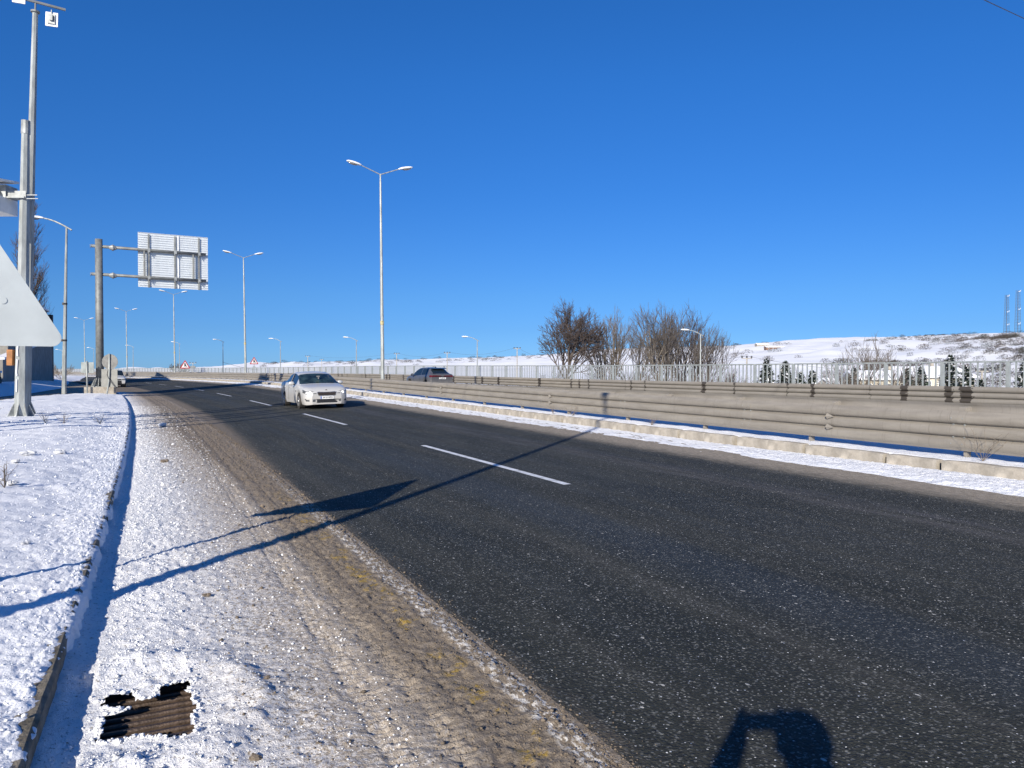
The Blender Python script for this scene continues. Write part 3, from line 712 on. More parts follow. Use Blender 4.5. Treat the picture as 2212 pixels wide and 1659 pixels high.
# ------------------------------------------------------------------ cantilever road sign seen from behind
def gantry():
    x, y = place(216, 45.5); r_ = tag(empty('overhead_road_sign', (x, y, .22), R(4)), 'big cantilevered road sign seen from its ribbed back on a thick grey mast', 'road sign')
    b_ = MB(); b_.box(-.85, .85, -.55, .55, -.3, .40); b_.build('footing', M['concrete'], r_)
    b_ = MB(); b_.cyl((0, 0, .42), (0, 0, 9.45), .225, .205, 20); b_.build('mast', M['galv_dark'], r_, True)
    b_ = MB(); b_.cyl((0, 0, .40), (0, 0, .44), .50, .50, 20); b_.build('flange', M['galv'], r_)
    for k in range(14):
        a = 2*math.pi*k/14; g_ = MB(); g_.add([(.215, -.012, .44), (.47, -.012, .44), (.47, -.012, .50), (.26, -.012, 1.0), (.215, -.012, 1.0), (.215, .012, .44), (.47, .012, .44), (.47, .012, .50), (.26, .012, 1.0), (.215, .012, 1.0)], [(0, 1, 2, 3, 4), (9, 8, 7, 6, 5)]+[(i, 5+i, 5+(i+1) % 5, (i+1) % 5) for i in range(5)])
        o = g_.build('gusset', M['galv'], r_); o.rotation_euler = (0, 0, a)
    for z_ in (8.98, 7.27):
        b_ = MB(); b_.cyl((-.42, 0, z_+.03), (6.1, 0, z_), .095, .085, 12); b_.build('arm', M['galv_dark'], r_, True)
        b_ = MB(); b_.cyl((-.47, 0, z_), (-.44, 0, z_), .12, .12, 12).cyl((.73, 0, z_), (.78, 0, z_), .2, .2, 12).cyl((.55, 0, z_), (.73, 0, z_), .10, .18, 10).cyl((.78, 0, z_), (.96, 0, z_), .18, .10, 10); b_.build('arm_flange', M['galv'], r_)
    for xx in (2.5, 5.35):
        b_ = MB(); b_.cyl((xx, .0, 7.27), (xx, .0, 8.98), .055, .055, 10); b_.build('brace', M['galv_dark'], r_)
    X0, X1, Z0, Z1 = 2.15, 6.25, 6.68, 10.12
    n = 24; hz = (Z1-Z0)/n
    pl = MB(); pl.prism([(.22, .0), (.22, hz-.003), (.160, hz-.003), (.160, hz-.022), (.205, hz-.024), (.205, hz*.5), (.192, hz*.5-.004), (.192, hz*.5-.012), (.205, hz*.5-.016), (.205, 0)], 'x', X0, X1); me = pl.mesh('plank'); me.materials.append(M['alu_rail'])
    for k in range(n):
        o = link('plank', me, None, r_); o.location = (0, 0, Z0+k*hz)
    b_ = MB(); b_.box(X0, X1, .222, .23, Z0, Z1); b_.build('sign_face', simple('sign_face_blue', (.02, .10, .35), .4), r_)
    for xx in (2.76, 4.28, 5.70):
        b_ = MB(); b_.box(xx-.05, xx+.05, .10, .112, Z0-.03, Z1-.1).box(xx+.038, xx+.05, .112, .18, Z0-.03, Z1-.1); b_.build('upright', M['galv_dark'], r_)
        for z_ in (8.98, 7.27):
            c_ = MB(); c_.box(xx-.075, xx+.075, -.10, .10, z_-.12, z_+.12).cyl((xx-.03, -.11, z_-.22), (xx-.03, -.02, z_-.1), .035, .035, 6); c_.build('clamp', M['galv'], r_)
    b_ = MB(); b_.box(4.42, 4.50, .13, .18, Z0, Z1-.05); b_.build('joint_strip', M['white_lamp'], r_)
gantry()

# ------------------------------------------------------------------ small signs seen from behind on the verge nose
x, y = place(188, 44.5); r_ = tag(empty('small_sign', (x, y, .2), R(-20)), 'small rectangular sign seen from behind, on a thin post left of the mast', 'road sign')
b_ = MB(); b_.cyl((0, 0, -.2), (0, 0, 2.0), .045, .045, 10); b_.build('post', M['galv_light'], r_, True)
b_ = MB(); b_.box(-.36, .36, .05, .062, 1.28, 1.92); b_.build('panel', simple('weathered_panel', (.24, .27, .27), .5, .1, .15, 3), r_)
x, y = place(233, 44.5); r_ = tag(empty('round_sign', (x, y, .35), R(-20)), 'round sign over a rectangular plate, seen from behind on a bent post', 'road sign')
b_ = MB(); b_.tube([(-.10, 0, -.35), (-.02, 0, .15), (.05, 0, .6), (.08, 0, 1.1), (.10, 0, 2.28)], .05, 10); b_.build('post', M['galv_light'], r_, True)
b_ = MB(); b_.cyl((.10, .055, 1.80), (.10, .07, 1.80), .46, .46, 32)
b_.build('disc', simple('sign_disc_back', (.15, .15, .145), .5, .2), r_)
b_ = MB(); b_.box(-.40, .52, .075, .09, .28, 1.35); b_.build('plate', simple('plate_back', (.21, .21, .195), .5, .2, .1, 3), r_)
b_ = MB(); b_.tube([(.04, -.03, 1.35), (-.02, -.05, 1.0), (.1, -.05, .75), (.30, -.05, .45), (.42, -.04, .30)], .022, 6); b_.build('strap', M['wire'], r_)

# ------------------------------------------------------------------ warning triangles facing us
def rtri(h_side, r_, z0, seg=6):
    S_ = h_side; H_ = S_*math.sqrt(3)/2; C = [(-S_/2, z0), (S_/2, z0), (0, z0+H_)]; g_ = (0, z0+H_/3); out = []
    for (cx_, cz_), a0 in zip(C, (210, -30-60+0, 30)):
        d = math.hypot(cx_-g_[0], cz_-g_[1]); k_ = 1-2*r_/d; ox, oz = g_[0]+(cx_-g_[0])*k_, g_[1]+(cz_-g_[1])*k_
        m_ = math.atan2(cz_-g_[1], cx_-g_[0])
        for i in range(seg+1):
            t_ = m_+R(-60+120*i/seg); out.append((ox+r_*math.cos(t_), oz+r_*math.sin(t_)))
    return out
M['red'] = simple('sign_red', (.45, .03, .035), .45); M['signwhite'] = simple('sign_white', (.80, .78, .77), .5, 0, .05); M['signblack'] = simple('sign_black', (.015, .015, .018), .5)
def warn(px, fw, lab, z0, hh):
    x, y = place(px, fw); r_ = tag(empty('warning_sign', (x, y, .35), heading(y)-R(3)), lab, 'road sign', 'red triangle warning signs')
    b_ = MB(); b_.cyl((0, .04, 0), (0, .04, z0+.9), .04, .04, 8); b_.build('post', M['galv_dark'], r_)
    S_ = 1.38
    b_ = MB(); b_.prism(rtri(S_, .06, z0), 'y', 0, .02); b_.build('red_border', M['red'], r_)
    b_ = MB(); b_.prism(rtri(S_-.42, .02, z0+.12), 'y', -.006, .0-.001); b_.build('white_field', M['signwhite'], r_)
    b_ = MB(); b_.prism([(-.10, z0+.22), (-.05, z0+.27), (0, z0+.27), (.06, z0+.22), (.06, z0+.40), (.21, z0+.20), (.28, z0+.22), (.07, z0+.56), (.07, z0+.66), (0, z0+.80), (-.10, z0+.68)], 'y', -.012, -.007); b_.build('symbol', M['signblack'], r_)
warn(400, 103, 'red bordered merging-lane triangle, nearer one, left of the two', 1.65, 0); warn(549, 118, 'red bordered merging-lane triangle by the fence, right of the two', 2.4, 0)
x, y = place(549, 118); r_ = bpy.data.objects['warning_sign.001']; b_ = MB(); b_.cyl((0, -.01, 1.85), (0, .01, 1.85), .26, .26, 20); b_.build('round_plate', M['alu'], r_)

# ------------------------------------------------------------------ triangular sign close by on the left, seen from behind
r_ = tag(empty('triangular_sign', (-1.2425, 5.46, 0), R(3)), 'large rounded triangular sign at the left edge, its bare metal back towards us', 'road sign')
b_ = MB(); b_.prism(rtri(1.415, .055, 1.71, 10), 'y', 0, .012); o = b_.build('panel', M['alu'], r_)
b_ = MB(); b_.prism([(p[0], p[1]) for p in rtri(1.407, .055, 1.714, 10)], 'y', .0125, .0145); b_.build('front_face', M['signwhite'], r_)
b_ = MB(); b_.cyl((0, .06, -.1), (0, .06, 2.55), .028, .028, 12); b_.build('post', M['galv'], r_, True)
b_ = MB(); b_.cyl((.36, -.004, 1.99), (.36, .0, 1.99), .022, .022, 16).cyl((-.3, -.004, 1.99), (-.3, .0, 1.99), .022, .022, 16); b_.build('rivet', M['alu'], r_)

# ------------------------------------------------------------------ twin steel poles with the camera box
def oct_pole(name, lab, px, fw, z0, ht, r0, r1, lean, mat=None):
    x, y = place(px, fw); r_ = tag(empty(name, (x, y, z0), -YAW), lab, 'pole', 'steel poles on the verge'); r_.rotation_euler = (0, lean, -YAW)
    b_ = MB(); b_.cyl((0, 0, .03), (0, 0, ht), r0, r1, 8, ph=.2); b_.build('shaft', mat or M['galv_light'], r_)
    b_ = MB(); b_.box(-r0*2, r0*2, -r0*2, r0*2, 0, .03); b_.build('base_plate', M['galv'], r_)
    for k in range(8):
        a = 2*math.pi*k/8+.2; g_ = MB(); g_.add([(r0*.9, -.012, .03), (r0*1.85, -.012, .03), (r0*1.85, -.012, .07), (r0*1.0, -.012, .42), (r0*.9, -.012, .42), (r0*.9, .012, .03), (r0*1.85, .012, .03), (r0*1.85, .012, .07), (r0*1.0, .012, .42), (r0*.9, .012, .42)], [(0, 1, 2, 3, 4), (9, 8, 7, 6, 5)]+[(i, 5+i, 5+(i+1) % 5, (i+1) % 5) for i in range(5)])
        o = g_.build('gusset', M['galv'], r_); o.rotation_euler = (0, 0, a)
    return r_
pa = oct_pole('camera_pole', 'shorter thick eight-sided steel pole carrying the camera box', 45, 20.8, .24, 8.3, .19, .105, R(1.5))
b_ = MB(); b_.cyl((0, 0, 7.95), (0, 0, 8.32), .115, .112, 12); b_.build('cap', M['galv'], pa)
b_ = MB(); b_.tube([(.02, -.185, 2.25), (-.01, -.192, 1.9), (.0, -.195, 1.75)], .022, 6).tube([(-.005, -.196, 1.65), (-.02, -.199, 1.3), (-.005, -.2, 1.2)], .02, 6).tube([(-.01, -.2, 1.1), (-.01, -.2, .75)], .018, 6); b_.build('foam_drip', M['signwhite'], pa)
b_ = MB(); b_.box(-.36, -.20, -.12, .05, 1.48, 1.92); b_.build('junction_box', simple('orange_box', (.30, .12, .03), .6, 0, .2, 6), pa)
pb2 = oct_pole('tall_pole', 'taller steel pole right behind the camera pole with white antennas on top', 52, 21.7, .24, 11.75, .17, .075, R(2.15))
b_ = MB(); b_.cyl((0, 0, 11.75), (0, 0, 11.80), .12, .12, 10).cyl((0, 0, 11.8), (0, 0, 12.05), .025, .025, 8); b_.build('top_flange', M['galv_dark'], pb2)
b_ = MB(); b_.box(-.75, .75, -.03, .03, 12.03, 12.09); o = b_.build('crossarm', M['galv_dark'], pb2); o.rotation_euler = (0, 0, R(35)) 
def antenna(lx, ly, lz, rz, lab):
    a_ = empty('antenna', (0, 0, 0)); a_.parent = pb2; a_.location = (lx, ly, lz); a_.rotation_euler = (0, 0, rz)
    b_ = MB(); b_.box(-.02, .02, -.16, .16, -.20, .20); b_.build('panel', M['white_lamp'], a_)
    b_ = MB(); b_.box(.02, .06, -.10, .10, -.14, .14).box(.06, .12, -.03, .05, -.06, .1).cyl((.05, 0, .1), (.05, 0, .26), .015, .015, 6); b_.build('bracket', M['galv'], a_)
antenna(-.33, -.23, 12.10, R(110), ''); antenna(.36, .2, 11.66, R(-75), '')
# enclosure with two cameras
r_ = tag(empty('camera_box', (*place(45, 20.8)[:2], 0), -YAW), 'white metal enclosure with round cameras bolted to the shorter pole', 'camera box')
lx = -.16; z0 = 5.95
b_ = MB(); b_.box(lx-1.0, lx-.06, -.62, .28, z0, z0+.42); b_.build('lower_box', M['white_lamp'], r_)
b_ = MB(); b_.box(lx-1.0, lx-.06, -.22, .28, z0+.42, z0+.78); b_.build('back_box', M['galv'], r_)
b_ = MB(); b_.add([(lx-1.02, -.66, z0+.80), (lx-.02, -.66, z0+.80), (lx-.02, .30, z0+.92), (lx-1.02, .30, z0+.92), (lx-1.02, -.66, z0+.86), (lx-.02, -.66, z0+.86), (lx-.02, .30, z0+.98), (lx-1.02, .30, z0+.98)], [(0, 3, 2, 1), (4, 5, 6, 7), (0, 1, 5, 4), (1, 2, 6, 5), (2, 3, 7, 6), (3, 0, 4, 7)]); b_.build('lid', M['white_lamp'], r_)
for dx in (-.34, -.80):
    c_ = empty('camera', (lx+dx, -.38, z0+.60)); c_.parent = r_
    b_ = MB(); b_.cyl((0, -.14, 0), (0, .12, 0), .11, .12, 16); b_.build('housing', M['white_lamp'], c_, True)
    b_ = MB(); b_.cyl((0, -.155, 0), (0, -.14, 0), .07, .07, 16); b_.build('lens', M['black'], c_)
b_ = MB(); b_.box(lx-.06, .28, -.20, .12, z0+.42, z0+.46).box(lx-.06, .30, -.16, -.15, z0+.42, z0+.62).box(.12, .62, -.14, -.12, z0+.40, z0+.42).box(.12, .60, -.14, -.12, z0+.50, z0+.52); b_.build('bracket', M['galv'], r_)

# off to the left, outside the picture: slim mast whose shadow crosses the road
r_ = tag(empty('slim_mast', (-3.2, 2.66, .2), 0), 'slim tall mast on the verge outside the left edge of the picture', 'pole', 'steel poles on the verge')
b_ = MB(); b_.cyl((0, 0, 0), (0, 0, 10.3), .085, .055, 10); b_.build('shaft', M['galv_light'], r_, True)
b_ = MB(); b_.box(-.10, .10, -.09, .09, 9.75, 9.98); b_.build('sensor_box', M['white_lamp'], r_)
# overhead service wires: cross high above, only one dips into the upper right corner
def wire(name, a, b, sag, r, lab):
    pts = []
    for k in range(25):
        t_ = k/24; p = Vector(a).lerp(Vector(b), t_); p.z -= sag*4*t_*(1-t_); pts.append(p)
    b_ = MB(); b_.tube(pts, r, 5); return tag(b_.build(name, M['wire']), lab, 'cable')

# ------------------------------------------------------------------ side road, building, walls on the left
def poly_sheet(name, pts, z, mat, kind='structure', lab=None):
    b_ = MB(); b_.add([(p[0], p[1], z) for p in pts], [tuple(range(len(pts)))]); me = b_.mesh(name)
    l = me.uv_layers.new(name='UVMap')
    for lp in me.loops: l.data[lp.index].uv = (me.vertices[lp.vertex_index].co.x+20, me.vertices[lp.vertex_index].co.y)
    return tag(link(name, me, mat), lab, None, None, kind)
def strip_between(name, L, Rr_, ys, zf, mat, n=20, lab=None):
    V = []; UV_ = []
    for y in ys:
        xl = float(L(y)); xr = float(Rr_(y))
        for k in range(n):
            x = xl+(xr-xl)*k/(n-1); V.append((x, y, float(zf(x, y)))); UV_.append((x+22, y))
    me = npmesh(name, V, gridq(n, len(ys)), UV_); return tag(link(name, me, mat, None, True), lab, None, None, 'structure')
ramp_r = lambda y: np.interp(y, [-12, 20, 38, 48, 53, 58, 75, 130], [-12, -10.6, -7.1, -5.8, -3.4, -3.0, -4.4, -12.2])
ramp_l = lambda y: np.interp(y, [-12, 20, 38, 50, 60, 80, 110, 130], [-18, -16.5, -12.6, -9.6, -8.6, -8.6, -11, -13])
strip_between('side_road', ramp_l, ramp_r, np.arange(-12, 131, 2.0), lambda x, y: -.010, M['asphalt'], 10)
strip_between('snowy_bank', lambda y: -60, lambda y: ramp_l(y)+.25, np.arange(-12, 260, 1.5), lambda x, y: .02+.5*float(sm(0, 4, float(ramp_l(y))-x))+.12*float(sm(0, 1, float(ramp_l(y))-x))*float(fbm(x*.9, y*.9, 3, 91)), M['snow_wild'], 60)
strip_between('snowy_bank', lambda y: -60, lambda y: min(float(off(y))-.35, float(ramp_l(130))-.5+float(off(y))+11), np.arange(128, 320, 4), lambda x, y: .04+.3*float(sm(0, 6, float(off(y))-.35-x)), M['snow'], 40)
def wallmat(): return simple('wall_concrete', (.27, .255, .225), .85, 0, .14, 1.2, .15, 25, (.18, .165, .14), .5)
WM = wallmat()
def building():
    r_ = tag(empty('roadside_building', (-14.3, 84, .4), 0), 'dark concrete building with a slanting ramp wall behind the triangular sign', 'building')
    b_ = MB(); b_.box(-16, 0, 7, 36, -1, 6.2); b_.build('wall', WM, r_)
    b_ = MB(); b_.prism([(0, -.6), (36.2, -.6), (36.2, 5.3), (30, 5.1), (1.0, 2.35), (0, 2.3)], 'x', .02, .7); b_.build('ramp_wall', WM, r_)
    b_ = MB(); b_.prism([(0, 2.3), (1.0, 2.35), (30, 5.1), (36.2, 5.3), (36.2, 5.5), (30, 5.32), (1.0, 2.58), (0, 2.5)], 'x', -.05, .85); b_.build('coping', M['snow'], r_)
    b_ = MB(); b_.box(-15, -.1, 16, 36.0, 6.2, 9.4); b_.build('upper_storey', simple('dark_cladding', (.07, .085, .10), .5, .1, .2, 1), r_)
    for k in range(6):
        b_ = MB(); b_.box(-.1, -.04, 17+k*3.1, 18.2+k*3.1, 6.4, 9.1); b_.build('window', simple('dark_glass', (.03, .05, .07), .12, 0, .1, spec=.8) if k == 0 else bpy.data.materials['dark_glass'], r_)
    for k in range(7):
        b_ = MB(); b_.box(-.1, .02, 18.4+k*2.9, 18.7+k*2.9, 6.25, 9.35); b_.build('mullion', M['galv_dark'], r_)
    b_ = MB(); b_.box(-16.3, .3, 7.0, 36.3, 9.4, 9.62); b_.build('roof_snow', M['snow'], r_)
    b_ = MB(); b_.box(.0, .75, 35.5, 36.1, -.6, 9.0); b_.build('corner_post', simple('corner_dark', (.06, .06, .065), .7), r_)
    b_ = MB(); b_.box(-15.9, -.2, 6.8, 7.0, 4.6, 6.0); b_.build('cream_band', simple('cream_render', (.62, .55, .42), .8), r_)
building()
# off-frame neighbour building, added so its shade falls over the side road
def shading():
    r_ = tag(empty('shading_building', (-19, 40, .3), 0), 'tall plain building added outside the picture to shade the side road', 'building')
    b_ = MB(); b_.box(-14, 0, 0, 30, -1, 8.8); b_.build('wall', WM, r_)
    b_ = MB(); b_.box(-14.3, .3, -.3, 30.3, 8.8, 9.05); b_.build('roof_snow', M['snow'], r_)
    for k in range(6):
        for z_ in (1.4, 4.6):
            b_ = MB(); b_.box(0, .03, 2+k*4.7, 4+k*4.7, z_, z_+1.8); b_.build('window', bpy.data.materials['dark_glass'], r_)
shading()
r_ = tag(empty('shadow_tower', (-21.5, 36.0, .3), 0), 'slim tower added to cast a shadow stripe, beside the neighbour building, outside the picture', 'building')  # unseen tower, added to throw a shadow band across the road
b_ = MB(); b_.box(-3.2, 0, 0, 3.6, -1, 19.5); b_.build('wall', WM, r_)
b_ = MB(); b_.box(-3.4, .2, -.2, 3.8, 19.5, 19.7); b_.build('roof_snow', M['snow'], r_)
for k in range(6):
    b_ = MB(); b_.box(0, .03, 1.2, 2.4, 1.5+k*3, 3.0+k*3); b_.build('window', bpy.data.materials['dark_glass'], r_)
o = copy_tree(sl); o.location = (-9.2, 33.8, .2); o.rotation_euler = (0, 0, R(-22)); o.scale = (1, 1, 1); tag(o, 'single-arm lamp copy added for its shadow left of the verge, outside the picture', 'street lamp', 'single-arm roadside lamps')  # unseen lamp copy, added for the pole shadow over the verge
for k, (x_, y_, h_) in enumerate([(-6.6, 19.2, 7.6), (-7.2, 16.7, 7.4), (-7.7, 14.4, 7.9), (-6.9, 18.0, 6.4)]):  # unseen plain poles, added for the thin shadow lines they cast
    r_ = tag(empty('shadow_pole', (x_, y_, .2), 0), ['tallest', 'second', 'nearest', 'shortest'][k]+' pole of the unseen row added left of the verge for its shadows', 'pole', 'poles added left of the verge for their shadows')
    b_ = MB(); b_.cyl((0, 0, 0), (0, 0, h_), .115, .085, 10); b_.build('shaft', M['galv_light'], r_, True)
    b_ = MB(); b_.ball((0, 0, h_+.05), .08, .08, .08); b_.build('finial', M['galv'], r_, True)
# stone retaining wall with diamond-shaped stones
def stonewall():
    r_ = tag(empty('stone_wall', (-12.3, 62, .3), 0), 'low dark stone wall with snow on top behind the shorter pole', 'wall')
    b_ = MB(); b_.box(-.5, 0, 0, 13, -.5, 1.15); b_.build('core', simple('mortar', (.22, .20, .17), .9), r_)
    st = MB(); random.seed(5); st.ball((0, 0, 0), .06, .36, .40, 4, 3, 0, .12); me = st.mesh('stone'); me.materials.append(simple('dark_stone', (.07, .068, .065), .85, 0, .35, 3))
    for i in range(17):
        for j in range(3):
            o = link('stone', me, None, r_); o.location = (.01, .4+i*.76+(j % 2)*.38, .05+j*.42); o.rotation_euler = (random.uniform(-.3, .3), 0, 0); o.scale = (1, random.uniform(.8, 1.1), random.uniform(.7, 1))
    b_ = MB(); b_.box(-.6, .1, 0, 13, 1.15, 1.32); b_.build('snow_cap', M['snow'], r_)
stonewall()

# ------------------------------------------------------------------ bare trees
def grow(kind, h, seed, spread=1.0, dens=1.0):
    rd = random.Random(seed); T = []; W = []      # segments (a,b,r0,r1)
    def seg(p, d, L, r, lvl, maxl, up, ang, nb, taper=.62):
        n = 3 if lvl < 2 else 2; q = p.copy(); dd = d.copy(); pts = [(q.copy(), r)]
        for i in range(n):
            dd = (dd+Vector((rd.gauss(0, .12), rd.gauss(0, .12), rd.gauss(0, .08)+up*.18))).normalized(); q = q+dd*(L/n); pts.append((q.copy(), r*(1-(i+1)/n*(1-taper))))
        (T if lvl < 2 else W).append(pts)
        if lvl >= maxl: return
        k = nb[min(lvl, len(nb)-1)]
        for j in range(k):
            t_ = rd.uniform(.35, 1.0) if lvl > 0 else rd.uniform(.12 if kind != 'round' else .3, 1)
            i = min(int(t_*n), n-1); f_ = t_*n-i; a = pts[i][0].lerp(pts[i+1][0], f_); ph = rd.random()*6.283
            side = Vector((math.cos(ph), math.sin(ph), 0)); s_ = (side-dd*side.dot(dd)).normalized()
            an = ang*(1+rd.gauss(0, .22)); nd = (dd*math.cos(an)+s_*math.sin(an)).normalized()
            seg(a, nd, L*rd.uniform(.5, .74)*(1.15-t_*.35), r*(.58 if lvl < 2 else .62), lvl+1, maxl, up, ang, nb, taper)
        if lvl > 0: seg(q, (dd+Vector((rd.gauss(0, .2), rd.gauss(0, .2), .1))).normalized(), L*.55, r*taper, lvl+1, maxl, up, ang, nb, taper)
    if kind == 'round':
        seg(Vector((0, 0, 0)), Vector((0, 0, 1)), h*.62, h*.018, 0, 5, .3, .72*spread, [12, 5, 4, 3, 3])
    elif kind == 'vase':
        for k in range(int(6*dens)):
            ph = k*2.4+rd.random(); a = rd.uniform(.08, .5)*spread
            seg(Vector((math.cos(ph)*.3, math.sin(ph)*.3, 0)), Vector((math.cos(ph)*math.sin(a), math.sin(ph)*math.sin(a), math.cos(a))), h*.60, h*.010, 0, 4, .5, .38, [6, 3, 3, 2])
    elif kind == 'poplar':
        T.append([(Vector((rd.gauss(0, .08), rd.gauss(0, .08), h*.97*i/6)), h*.010*(1-i/6.6)) for i in range(7)])
        for k in range(int(58*dens)):
            t_ = rd.uniform(.10, .97); ph = rd.random()*6.283; Lb = h*.17*(1-.72*t_)*rd.uniform(.7, 1.25)
            seg(Vector((0, 0, h*t_)), Vector((math.cos(ph)*.30, math.sin(ph)*.30, .95)).normalized(), Lb*1.1, h*.0018, 1, 4, .6, .28, [0, 4, 3, 2])
    elif kind == 'bush':
        for k in range(int(8*dens)):
            ph = rd.random()*6.283; a = rd.uniform(.1, 1.0)*spread
            seg(Vector((0, 0, 0)), Vector((math.cos(ph)*math.sin(a), math.sin(ph)*math.sin(a), math.cos(a))), h*.6, h*.010, 1, 4, .3, .5, [0, 4, 3, 2])
    return T, W
def segmesh(name, S, n, rmin):
    V = []; Q = []; c = 0
    for pts in S:
        prev = None
        for i, (p, r) in enumerate(pts):
            d = ((pts[min(i+1, len(pts)-1)][0])-(pts[max(i-1, 0)][0])).normalized()
            t_ = Vector((1, 0, 0)) if abs(d.x) < .8 else Vector((0, 1, 0)); a = d.cross(t_).normalized(); b_ = d.cross(a); r = max(r, rmin)
            for k in range(n):
                th = 2*math.pi*k/n; V.append(p+a*(r*math.cos(th))+b_*(r*math.sin(th)))
        for i in range(len(pts)-1):
            for k in range(n): Q.append((c+i*n+k, c+i*n+(k+1) % n, c+(i+1)*n+(k+1) % n, c+(i+1)*n+k))
        c += len(pts)*n
    return npmesh(name, [tuple(v) for v in V], Q)
def terr1(x, y): return float(terr(np.array([x]), np.array([y]))[0])
def bare_tree(kind, px, fw, h, zb, seed, lab, mt, mc, spread=1, dens=1, rmin=.012, group='bare trees beyond the fence', sx=1, sz=1):
    T, W = grow(kind, h, seed, spread, dens); x, y = place(px, fw); r_ = tag(empty('bare_tree', (x, y, zb)), lab, 'tree', group); r_.scale = (sx, sx, sz)
    link('trunk', segmesh('trunk', T, 6, rmin*1.5), mt, r_, True); link('crown', segmesh('crown', W, 3, rmin), mc, r_)
    return r_
bare_tree('round', 1208, 95, 12.9, -2.6, 23, 'dense round dark bare tree, leftmost of those beyond the fence', M['bark'], M['twig_red'], .95, rmin=.010, sx=.84, sz=.86)
bare_tree('vase', 1318, 98, 10.9, -2.4, 12, 'slender pale bare tree just right of the dark round one', M['bark_pale'], M['twig_pale'], .7, .9, rmin=.009)
bare_tree('vase', 1372, 104, 9.6, -2.4, 13, 'narrow bare tree between the pale slender one and the big spreading one', M['bark_pale'], M['twig'], .6, .8, rmin=.009)
bare_tree('vase', 1440, 92, 12.6, -2.8, 15, 'largest many-stemmed bare tree with fan-like crown beyond the fence', M['bark_pale'], M['twig'], 1.0, 1.2, rmin=.009, sx=.86, sz=.87)
bare_tree('vase', 1478, 99, 11.6, -2.8, 16, 'bare tree directly left of the single-arm lamp', M['bark'], M['twig_red'], .6, .8, rmin=.009)
bare_tree('vase', 1518, 96, 9.2, -3.2, 18, 'rightmost bare tree of the group, behind the single-arm lamp', M['bark'], M['twig'], .9, 1.0, rmin=.009, sx=.82)
bare_tree('vase', 1866, 150, 15.0, -8.5, 21, 'pale bare tree in front of the cream house', M['bark_pale'], M['twig_pale'], .6, .8, rmin=.012)
bare_tree('poplar', 66, 118, 27.5, 0, 31, 'tall bare poplar rising behind the steel poles', M['bark'], M['twig_red'], 1, 1.35, .008, 'bare poplars at the left edge')
bare_tree('poplar', 44, 122, 20.5, 0, 32, 'shorter bare poplar left of the tall one', M['bark'], M['twig_red'], 1, 1.1, .008, 'bare poplars at the left edge')
bare_tree('bush', 388, 200, 3.6, 0, 35, 'small hazy bare tree behind the red triangle', M['bark'], M['twig'], 1, 1, .03, 'small bare shrubs')
for i, (px, fw, h, lab) in enumerate([(1290, 84, 7.5, 'thicket bush between the round tree and the slender one'), (1400, 82, 7.8, 'tawny bush under the big spreading tree'), (1572, 86, 7.0, 'low bush right of the tree group'), (1560, 90, 8.5, 'brown bush under the rightmost tree'), (1215, 84, 8.0, 'bush under the left side of the round tree'), (1350, 86, 8.4, 'bush at the feet of the narrow tree'), (1500, 84, 8.4, 'bush left of the single-arm lamp foot'), (1820, 100, 9.3, 'brown bush left of the cream house'), (1895, 96, 8.6, 'reddish bush in front of the cream house'), (132, 120, 2.6, 'hazy shrub on the left horizon')]):
    zb = terr1(*place(px, fw))-.2 if px > 200 else .2
    bare_tree('bush', px, fw, EYE+(h-7.5)*.6-zb-.2 if px > 200 else h, zb, 50+i, lab, M['bark_pale'] if i % 2 else M['bark'], M['twig_pale'] if i % 2 else M['twig'], 1.1, 1.2, .010, 'small bare shrubs')
# snow-dusted firs
M['needle'] = simple('fir_needles', (.04, .06, .04), .85, 0, .4, 3)
def fir(px, fw, h, seed, lab):
    rd = random.Random(seed); x, y = place(px, fw); r_ = tag(empty('fir_tree', (x, y, -8.2)), lab, 'tree', 'snow dusted firs')
    b_ = MB(); b_.cyl((0, 0, 0), (0, 0, h*.95), h*.022, .02, 6); b_.build('trunk', M['bark'], r_)
    g_ = MB(); s_ = MB(); n = int(h*52)
    for i in range(n):
        t_ = rd.random()**.8; z = h*(.08+.9*t_); L = h*.40*(1-t_)+.25; ph = rd.random()*6.283; L *= rd.uniform(.6, 1.1)
        for j in range(6):
            f_ = (j+.6)/6; c = Vector((math.cos(ph)*L*f_, math.sin(ph)*L*f_, z-L*f_*.25+rd.gauss(0, .05))); w_ = .26+.16*rd.random()
            d = Vector((rd.gauss(0, 1), rd.gauss(0, 1), rd.gauss(0, .35))).normalized(); e = d.cross(Vector((0, 0, 1))).normalized()
            tgt = s_ if (rd.random() < .26) else g_
            tgt.add([c-d*w_, c-e*w_*.45+Vector((0, 0, -.05)), c+d*w_, c+e*w_*.45], [(0, 1, 2, 3)])
    g_.build('crown', M['needle'], r_, fix=False); s_.build('snow_on_branches', M['snow'], r_, fix=False)['kind'] = 'stuff'
for i, (px, fw, h, lab) in enumerate([(1655, 92, 10.2, 'snow dusted fir, leftmost beyond the fence'), (1697, 96, 10.0, 'snow dusted fir, second from left beyond the fence'), (1728, 90, 8.6, 'small dark fir right of the first two'), (1755, 102, 8.8, 'dark fir left of the brown bushes'), (1960, 98, 9.1, 'fir in front of the long snowy roofed house, left one'), (1990, 96, 9.3, 'fir in front of the long snowy roofed house, right one'), (2052, 106, 11.2, 'tall dark fir at the right end of the long house'), (2088, 100, 9.4, 'broad fir right of the long house'), (2120, 92, 7.6, 'low fir near the right utility pole'), (1845, 108, 9.2, 'dark fir left of the cream house'), (2218, 92, 10.6, 'fir at the right edge of the picture')]):
    fir(px, fw, h+1.2, 70+i, lab)

